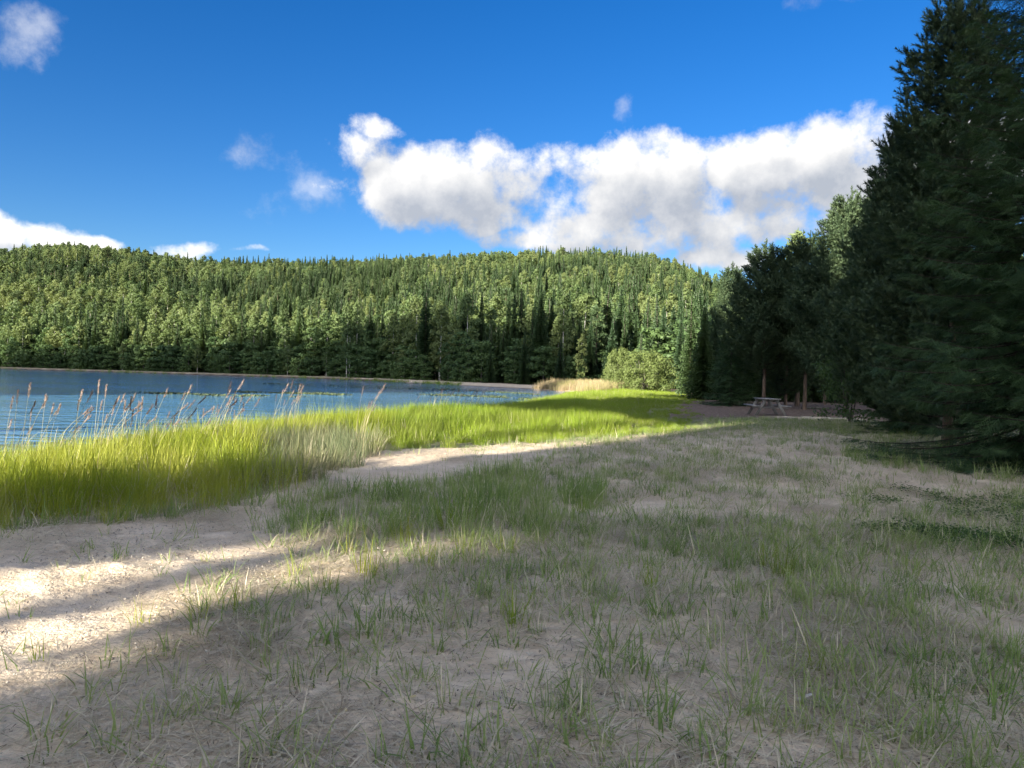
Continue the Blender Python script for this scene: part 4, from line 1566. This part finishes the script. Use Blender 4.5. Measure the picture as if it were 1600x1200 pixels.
# twigs, needles and grit
g = Geo()
rng = np.random.default_rng(62)
n = 26
P = np.column_stack([rng.normal(0, .2, n), rng.normal(0, .2, n), rng.uniform(.0, .006, n)])
blades(g, P, rng.uniform(.015, .07, n), rng.random(n) * 6.28, np.full(n, 1.52), rng.normal(0, .2, n), rng.uniform(.002, .006, n), 2, rng.random(n) * .5, 0)
for k in range(16):
    c0 = np.array([rng.normal(0, .22), rng.normal(0, .22), .002])
    a_, b_, c_ = rng.uniform(.003, .009, 3)
    V = c0 + np.array([[a_, 0, 0], [0, b_, 0], [-a_, 0, 0], [0, -b_, 0], [0, 0, c_], [0, 0, -c_]])
    g.add(V, [np.array([[0, 1, 4], [1, 2, 4], [2, 3, 4], [3, 0, 4], [1, 0, 5], [2, 1, 5], [3, 2, 5], [0, 3, 5]])], rng.random(), 1)
M['twig'] = foliage_mat('dark twigs', (0.035, 0.026, 0.02), (0.12, 0.085, 0.06), 0.0)
M['grit'] = foliage_mat('grit', (0.12, 0.10, 0.085), (0.62, 0.57, 0.50), 0.0)
SRC['grit'] = [source(g.mesh('grit_patch', [M['twig'], M['grit']]))]
xa, ya = pick(X0, Y0, (RNG.random(len(X0)) < np.where(dist < 8, .07, .05)) & ~tall)
strew('twig_litter', 'grit', xa, ya, .7, 1.5, 'dark twigs and grit strewn over the sand', .02, zoff=.003)
# low clover leaves on the right
g = Geo()
rng = np.random.default_rng(61)
n = 46
P = np.column_stack([rng.normal(0, .09, n), rng.normal(0, .09, n), rng.uniform(.015, .07, n)])
nr_ = unit(rng, n) * .5 + np.array([0, 0, 1.0])
u_ = np.cross(nr_, unit(rng, n))
u_ /= np.linalg.norm(u_, axis=1)[:, None]
v_ = np.cross(nr_ / np.linalg.norm(nr_, axis=1)[:, None], u_)
rhombs(g, P, u_ * .013, v_ * .010, np.clip(rng.normal(.5, .25, n), 0, 1))
SRC['clover'] = [source(g.mesh('clover_patch', [M['clover']]))]
xa, ya = pick(X0, Y0, clover & (RNG.random(len(X0)) < .5))
strew('clover_weeds', 'clover', xa, ya, .8, 1.5, 'dark green patch of low clover by the big spruce', .05)
# grass standing at the skirts of the big spruce
n = 130
xa, ya = RNG.uniform(5.6, 11.5, n), 0
xs_, ys_ = at(1618, 14.6)
aa = RNG.uniform(math.pi * .75, math.pi * 1.75, n)
q = RNG.uniform(2.6, 3.5, n)
xa, ya = xs_ + np.cos(aa) * q, ys_ + np.sin(aa) * q
strew('skirt_grass', 'mid', xa, ya, .6, 1.35, 'thin grass standing along the skirt of the huge spruce', .15)

# floating leaves on the lake
g = Geo()
n = 30
P = np.column_stack([rng.normal(0, .5, n), rng.normal(0, .35, n), rng.uniform(.008, .03, n)])
aa = rng.random(n) * 6.28
rhombs(g, P, np.column_stack([np.cos(aa), np.sin(aa), rng.normal(0, .35, n)]) * .11, np.column_stack([-np.sin(aa), np.cos(aa), rng.normal(0, .35, n)]) * .07, rng.random(n))
SRC['lily'] = [source(g.mesh('lily_patch', [M['lily']]))]
lx, ly = [], []
for (pts, cnt, wob) in (([(419, 599.5), (520, 603), (619, 606.3), (725, 610), (800, 614), (850, 617)], 55, .6), ([(380, 612), (470, 615), (530, 617)], 45, .8), ([(240, 614), (330, 617), (450, 620)], 30, .9),
                        ([(690, 617), (780, 621), (900, 626)], 40, 1.0), ([(600, 652), (560, 660), (500, 655)], 40, .9)):
    pw = np.array([gp(u, v, WATER) for u, v in pts])
    tt = RNG.random(cnt) * (len(pw) - 1)
    i0 = tt.astype(int)
    w = pw[i0] + (pw[i0 + 1] - pw[i0]) * (tt - i0)[:, None]
    w = w + RNG.normal(0, wob, w.shape)
    k = (lake_dist(w[:, 0], w[:, 1]) < -.3) & (vnoise(w[:, 0], w[:, 1], 2.2, 95, 2) > -.45)
    lx.append(w[k, 0])
    ly.append(w[k, 1])
lx, ly = np.concatenate(lx), np.concatenate(ly)
n = len(lx)
scatter_obj('water_weeds', SRC['lily'], np.column_stack([lx, ly, np.full(n, WATER + .004)]), np.column_stack([np.zeros(n), np.zeros(n), RNG.uniform(0, 6.28, n)]), RNG.uniform(.7, 1.4, n),
            kind='stuff', label='broken lines of dark floating leaves on the lake')

# ------------------------------------------------------------------ reed stalks standing above the bank, one by one
def stalk_meshes(seed, h, bend, pale):
    rng = np.random.default_rng(seed)
    q = np.linspace(0, 1, 7)
    x = bend * h * q ** 2.3
    pts = np.column_stack([x, .02 * np.sin(q * 3) * h, h * q * (1 - .12 * bend * q)])
    st, hd, lf = Geo(), Geo(), Geo()
    tube(st, pts, np.linspace(.005, .0022, 7), 4, rng.uniform(.3, .8))
    top, d = pts[-1], pts[-1] - pts[-2]
    d /= np.linalg.norm(d)
    n = 46
    f = rng.random(n)
    P = pts[-1] + d * ((f - .35) * .2)[:, None] + rng.normal(0, .006, (n, 3))
    D = (d + unit(rng, n) * .38 + np.array([.25, 0, -.1])) * (.028 + .034 * (1 - f))[:, None]
    S = np.cross(D, unit(rng, n))
    S /= np.linalg.norm(S, axis=1)[:, None]
    tris(hd, P, D, S * .0055, rng.random(n) * (.5 if not pale else .4) + (.0 if not pale else .55))
    k = 3
    i0 = rng.integers(1, 4, k)
    blades(lf, pts[i0], rng.uniform(.2, .42, k), rng.normal(0, 1.0, k), np.full(k, .35), rng.uniform(.4, 1.3, k), np.full(k, .010), 4, rng.random(k))
    return st.mesh('reed_stem', [M['reed_stem']], True), hd.mesh('reed_plume', [M['reed_head']]), lf.mesh('reed_leaf', [M['reed_stem']])


STALKS = [stalk_meshes(500 + k, h, b, pale) for k, (h, b, pale) in enumerate(((1.25, .18, 0), (1.1, .32, 0), (1.35, .1, 1), (1.2, .45, 0), (1.3, .25, 1), (1.05, .06, 0)))]


def stalk(u, d, s, var, label, group, yaw=None):
    x, y = (u - 800) / F_PX * d, d
    z = float(ground_z(np.array([x]), np.array([y]))[0])
    st, hd, lf = STALKS[var]
    o = add_obj('reed_stalk', None, loc=(x, y, max(z, WATER) - .03), rot=(0, 0, rs.uniform(-.5, .5) if yaw is None else yaw), scale=s, label=label, cat='reed', group=group)
    sm = add_obj('stem', st, parent=o)
    add_obj('plume', hd, parent=o)
    add_obj('leaf', lf, parent=sm)


rs = random.Random(33)
for (u0, u1, n, d0, d1, lab, grp, vs) in (
        (0, 60, 9, 9.2, 10.8, 'pale thin reed stalk at the left edge against the water', 'reeds at the left edge', (2, 4)),
        (60, 170, 24, 10, 12, 'brown-plumed reed stalk in the thick cluster nearest the left edge of the lake', 'reeds in the left cluster', (0, 1, 2, 3, 4)),
        (170, 250, 18, 10.5, 12.5, 'purple-brown reed plume over the middle of the left grass bank', 'reeds over the left bank', (0, 1, 3, 5)),
        (250, 380, 30, 11, 14, 'purple-brown reed plume where the left bank meets the paler grass', 'reeds over the bank end', (0, 1, 3, 5, 4)),
        (410, 480, 14, 15, 19, 'pale straw-coloured reed stalk over the grey-green lyme grass', 'straw-coloured reeds', (2, 4)),
        (545, 570, 6, 13, 14.5, 'dry pinkish stalk at the tip of the grass beside the sand', 'dry stalks by the sand', (2, 4, 0)),
        (635, 720, 16, 25, 30, 'wind-bent brown reed plume above the left half of the bright grass', 'wind-bent reeds above the bright grass', (1, 3, 1, 0)),
        (720, 750, 8, 27, 31, 'wind-bent reed plume in the tight group at the middle of the bright grass', 'reeds in the tight middle group', (1, 3, 0)),
        (820, 862, 12, 36, 42, 'pinkish reed plume where bright grass meets the bay', 'reeds at the bay corner', (0, 1, 3))):
    for k in range(n):
        stalk(rs.uniform(u0, u1), rs.uniform(d0, d1), rs.uniform(.62, 1.0), rs.choice(vs), lab, grp)

# ------------------------------------------------------------------ single tufts one can point to
TUFT = {
    'sun': [tuft('sunny_tuft', n, h, .07, .0075, [M['grass_gold'], M['straw']], sd_, .22, .45, .15) for n, h, sd_ in ((26, .34, 41), (20, .27, 42), (14, .22, 43))],
    'green': [tuft('green_tuft', n, h, .08, .007, [M['grass_green'], M['straw']], sd_, .2, .4, .12) for n, h, sd_ in ((42, .36, 44), (26, .25, 45), (16, .2, 46))],
    'blue': [tuft('sea_green_tuft', n, h, .05, .0075, [M['grass_short'], M['straw']], sd_, .35, .6, .15) for n, h, sd_ in ((14, .24, 47), (10, .2, 48), (8, .17, 49))],
}
for (u, v, kd, k, s, lab) in [
        (462, 905, 'sun', 0, .95, 'sunlit yellow tuft where the light strip meets the shaded sand'),
        (572, 905, 'sun', 0, 1.1, 'tall glowing yellow-green tuft in the middle of the sunlit strip'),
        (630, 850, 'sun', 0, 1.25, 'tallest yellow sunlit tuft at the back of the light strip'),
        (545, 868, 'sun', 1, 1.1, 'yellow tuft left of the tallest sunlit tuft'),
        (668, 888, 'sun', 1, 1.1, 'lit tuft just right of the glowing tuft in the light strip'),
        (725, 872, 'sun', 1, 1.0, 'half lit tuft near the right end of the light strip'),
        (790, 868, 'sun', 2, 1.1, 'last lit tuft at the right end of the light strip'),
        (310, 975, 'sun', 0, .8, 'lone bright tuft on the sunlit bare sand'),
        (222, 978, 'sun', 2, .9, 'thin lit sprig left of the lone bright tuft on bare sand'),
        (365, 962, 'sun', 2, 1.1, 'small lit tuft right of the lone bright tuft on bare sand'),
        (515, 935, 'sun', 2, 1.0, 'lit sprig at the lower edge of the light strip'),
        (60, 1035, 'green', 2, .7, 'short green sprig at the left corner of the sunlit sand'),
        (1222, 905, 'green', 0, 1.0, 'tall bright green tuft standing alone in the right of the field'),
        (1200, 890, 'green', 1, 1.0, 'green tuft touching the left side of the tall lone tuft'),
        (700, 832, 'green', 0, 1.1, 'thickest upright green tuft in the band of tufts'),
        (735, 818, 'green', 0, .95, 'upright green tuft right of the thickest one in the band'),
        (510, 815, 'green', 0, .85, 'green tuft at the left part of the band of tufts'),
        (905, 805, 'green', 1, 1.1, 'green tuft at the right end of the band of tufts'),
        (1020, 920, 'green', 1, 1.0, 'green tuft in the centre of the shaded field'),
        (810, 985, 'green', 1, 1.1, 'feathery tuft in shade just below the light strip end'),
        (600, 975, 'blue', 0, 1.1, 'bluish tuft below the glowing tuft in shade'),
        (690, 985, 'blue', 0, 1.0, 'bluish tuft in shade below the right half of the light strip'),
        (128, 1105, 'blue', 1, .9, 'small green sprig in the lower left shaded sand'),
        (280, 1120, 'blue', 2, 1.2, 'flattened blue-green tuft in the lower left quarter'),
        (362, 1100, 'blue', 2, 1.0, 'upright sprig right of the flattened blue-green tuft'),
        (610, 1190, 'blue', 0, 1.0, 'bluish tuft at the bottom edge below the middle'),
        (780, 1150, 'blue', 1, 1.0, 'dark green sprig at the bottom between two bare patches'),
        (1150, 1125, 'blue', 0, .95, 'spreading blue-green tuft left of the pale hollow stalk'),
        (1235, 1150, 'blue', 1, 1.1, 'blue-green tuft right below the pale hollow stalk'),
        (1280, 1050, 'green', 1, .8, 'loose green tuft above the pale hollow stalk'),
        (1400, 1120, 'blue', 1, 1.1, 'blue-green tuft between the hollow stalk and the right edge'),
        (1460, 1130, 'blue', 0, 1.0, 'bluish tuft in the lower right of the field'),
        (1560, 1105, 'blue', 0, 1.1, 'spreading tuft near the right edge of the foreground'),
        (1330, 1190, 'blue', 0, 1.0, 'green tuft at the bottom edge right of the hollow stalk'),
        (1100, 1190, 'blue', 1, 1.1, 'green tuft at the bottom edge left of the hollow stalk'),
        (1420, 905, 'green', 2, 1.0, 'small tuft in front of the dark clover patch')]:
    x, y = gp(u, v)
    add_obj('grass_tuft', TUFT[kd][k], loc=(x, y, float(ground_z(np.array([x]), np.array([y]))[0])), rot=(0, 0, rs.uniform(0, 6.28)), scale=s, label=lab, cat='grass tuft', group='single grass tufts')

# ------------------------------------------------------------------ picnic table
m, T = material('weathered grey wood')
M['wood'] = m
co = T.n('ShaderNodeTexCoord').outputs['Object']
oi = T.n('ShaderNodeObjectInfo')
n1 = T.noise(T.vm('MULTIPLY', co, (1.2, 22, 22)), 2.0, 5, .6)
n2 = T.noise(co, 3.0, 3)
c = T.mix(T.ramp(n1, .3, .7), (0.13, 0.125, 0.12), (0.29, 0.28, 0.27))
c = T.mix(T.m('MULTIPLY', T.ramp(n2, .5, .7), .5), c, (0.13, 0.14, 0.11))
c = T.mix(T.m('MULTIPLY', oi.outputs['Random'], .4), c, (0.33, 0.325, 0.315))
bp = T.n('ShaderNodeBump')
bp.inputs['Strength'].default_value = .4
bp.inputs['Distance'].default_value = .004
T.set(bp.inputs['Height'], n1)
finish(T, principled(T, c, .8, .25, bp.outputs[0]))


def board(name, L, w, t, bev=.006):
    """plank along x with eased edges"""
    hx, hy, hz = L / 2, w / 2, t / 2
    prof = [(-hy + bev, -hz), (hy - bev, -hz), (hy, -hz + bev), (hy, hz - bev), (hy - bev, hz), (-hy + bev, hz), (-hy, hz - bev), (-hy, -hz + bev)]
    V = [(sx * hx, py, pz) for sx in (-1, 1) for py, pz in prof]
    q = [[k, (k + 1) % 8, 8 + (k + 1) % 8, 8 + k] for k in range(8)]
    V2 = np.array(V)
    e0 = np.array([[7, 6, 5, 4], [7, 4, 3, 0], [0, 3, 2, 1]])
    e1 = np.array([[12, 13, 14, 15], [8, 11, 12, 15], [9, 10, 11, 8]])
    return mk_mesh(name, V2, [np.array(q), e0, e1], [M['wood']], [0, 0, 0])


tx, ty = at(1199, 33.2)
tz = float(ground_z(np.array([tx]), np.array([ty]))[0])
tab = add_obj('picnic_table', None, loc=(tx, ty, tz), rot=(0, 0, R(86)), label='grey weathered wooden picnic table with attached benches before the dark pines', cat='picnic table')
top_b, seat_b, frame_b, leg_b, brace_b = board('top_plank', 1.8, .138, .04), board('seat_plank', 1.8, .138, .04), board('rail', 1.5, .12, .045), board('leg', .80, .12, .05), board('brace', .62, .09, .04)
rail_t = board('top_rail', .70, .09, .045)
for k in range(5):
    add_obj('top_plank', top_b, tab, (rs.uniform(-.012, .012), (k - 2) * .147, .742))
for sgn in (-1, 1):
    for k in range(2):
        add_obj('seat_plank', seat_b, tab, (rs.uniform(-.012, .012), sgn * (.60 + k * .147), .442))
for e in (-1, 1):
    add_obj('seat_rail', frame_b, tab, (e * .62, 0, .36), (0, 0, R(90)))
    add_obj('top_rail', rail_t, tab, (e * .62, 0, .675), (0, 0, R(90)))
    for sgn in (-1, 1):
        # A-frame legs lean outwards below
        ax = Vector((0, sgn * .40, -.70)).normalized()
        az_ = Vector((1, 0, 0))
        ay = az_.cross(ax)
        lg = add_obj('leg', leg_b, tab, (e * .672, sgn * .44, .345))
        lg.rotation_euler = Matrix((ax, ay, az_)).transposed().to_euler()
    add_obj('brace', brace_b, tab, (e * .36, 0, .54), (0, R(42) * e, 0))

# ------------------------------------------------------------------ small things lying about
def log_mesh(L, r, seed, mat, n=9):
    rng = np.random.default_rng(seed)
    g = Geo()
    q = np.linspace(-.5, .5, 8)
    pts = np.column_stack([q * L, rng.normal(0, .012, 8) * L, rng.normal(0, .006, 8) * L + r])
    tube(g, pts, r * (1 - .25 * (q + .5)) * (1 + rng.normal(0, .05, 8)), n)
    th = np.arange(n) / n * 2 * np.pi
    for e, rr in ((0, r), (7, r * .75)):
        a = g.n - 8 * n + e * n if e == 0 else None
    V = np.concatenate(g.v)
    caps = [np.array([[i_, (i_ + 1) % n, 2] for i_ in range(3, n)] + [[0, 1, 2]]), np.array([[7 * n + i_, 7 * n + (i_ + 1) % n, 7 * n + 2] for i_ in range(3, n)] + [[7 * n, 7 * n + 1, 7 * n + 2]])]
    return mk_mesh('log', V, g.f + caps, [mat], [0] * (len(g.f) + 2), smooth_shade=False)


def lay(name, mesh, u, v, rot, label, cat, group=None, scale=1.0, dz=0.0):
    x, y = gp(u, v)
    return add_obj(name, mesh, loc=(x, y, float(ground_z(np.array([x]), np.array([y]))[0]) + dz), rot=rot, scale=scale, label=label, cat=cat, group=group)


M['pale_wood'] = bark_mat('peeled pale wood', (0.38, 0.34, 0.29), (0.58, 0.54, 0.47), 8.0, (.2, 1, 1))
lay('fallen_branch', log_mesh(.62, .02, 1, M['pale_wood']), 1343, 650, (0, .06, .25), 'pale stripped branch lying on the brown forest floor', 'branch')
lay('fallen_log', log_mesh(1.0, .045, 2, M['bark_grey']), 1264, 632, (0, 0, -.1), 'short grey log in the gloom just right of the picnic table', 'log', dz=-.03)
lay('fallen_log', log_mesh(1.1, .08, 3, M['pale_wood']), 1296, 622, (0, 0, .15), 'short pale log far back in the dark opening', 'log')
lay('fallen_log', log_mesh(1.9, .07, 4, M['bark_grey']), 1276, 640, (0, 0, .2), 'long grey log on the brown ground of the clearing', 'log')
lay('fallen_log', log_mesh(1.6, .24, 5, M['bark_grey']), 1093, 619.5, (0, 0, -.12), 'low dark log at the far end of the meadow right of the willow bush', 'log')

m, T = material('dry hollow stalk')
co = T.n('ShaderNodeTexCoord').outputs['Object']
nn = T.noise(T.vm('MULTIPLY', co, (2, 12, 12)), 9.0, 4)
finish(T, principled(T, T.mix(T.ramp(nn, .35, .65), (0.42, 0.38, 0.36), (0.70, 0.67, 0.66)), .6, .3))
g = Geo()
n = 10
th = np.arange(n) / n * 2 * np.pi
ring = lambda x, r: np.column_stack([np.full(n, x), np.cos(th) * r, np.sin(th) * r])
V = np.concatenate([ring(-.045, .0058), ring(-.045, .0085), ring(-.02, .0088), ring(.02, .0084), ring(.043, .0078), ring(.047, .002), ring(-.02, .0056)])
fs = []
for a, b in ((6, 0), (0, 1), (1, 2), (2, 3), (3, 4), (4, 5)):
    fs.append(np.array([[a * n + k, a * n + (k + 1) % n, b * n + (k + 1) % n, b * n + k] for k in range(n)]))
hol = mk_mesh('hollow_stalk', V, fs, [m], [0] * len(fs), smooth_shade=True)
lay('hollow_stalk', hol, 1257, 1097, (0, -.1, .42), 'short pale hollow plant stalk lying on the foreground sand', 'plant stalk', dz=.018)

m, T = material('fallen yellow leaf')
M['leaf'] = m
nn = T.noise(T.n('ShaderNodeTexCoord').outputs['Object'], 60.0, 3)
finish(T, principled(T, T.mix(nn, (0.45, 0.34, 0.14), (0.62, 0.54, 0.34)), .6, .3))
q = np.linspace(-1, 1, 7)
wv = np.sin((q + 1) / 2 * np.pi) ** .8 * .5
V = np.concatenate([np.column_stack([q, wv, .12 * q ** 2 + .1 * wv]), np.column_stack([q, 0 * q, .1 * q ** 2 - .02]), np.column_stack([q, -wv, .12 * q ** 2 + .1 * wv])]) * .02
f_ = np.array([[r_ * 7 + k, r_ * 7 + k + 1, (r_ + 1) * 7 + k + 1, (r_ + 1) * 7 + k] for r_ in range(2) for k in range(6)])
lm = mk_mesh('fallen_leaf', V, [f_], [M['leaf']], [0], smooth_shade=True)
for (u, v, s, lab) in ((1585, 977, 1.0, 'small yellow leaf on the sand near the right edge'), (1361, 1080, .8, 'tiny pale yellow leaf right of the hollow stalk'), (645, 1097, .9, 'curled tan leaf in the bottom centre of the sand'),
                       (540, 1115, .8, 'tan leaf scrap left of the curled one in the bottom centre'), (790, 1052, .9, 'pale leaf scrap on the bare patch right of the centre bottom'), (430, 1180, .9, 'whitish leaf scrap at the bottom left edge'),
                       (318, 887, 1.3, 'pale scrap of leaf on the shaded bare sand above the sunlit strip'), (41, 950, 1.1, 'white scrap in the hollow of the sunlit sand')):
    lay('fallen_leaf', lm, u, v, (rs.uniform(-.3, .3), rs.uniform(-.3, .3), rs.uniform(0, 6.28)), lab, 'leaf', 'fallen leaves', s, .012)
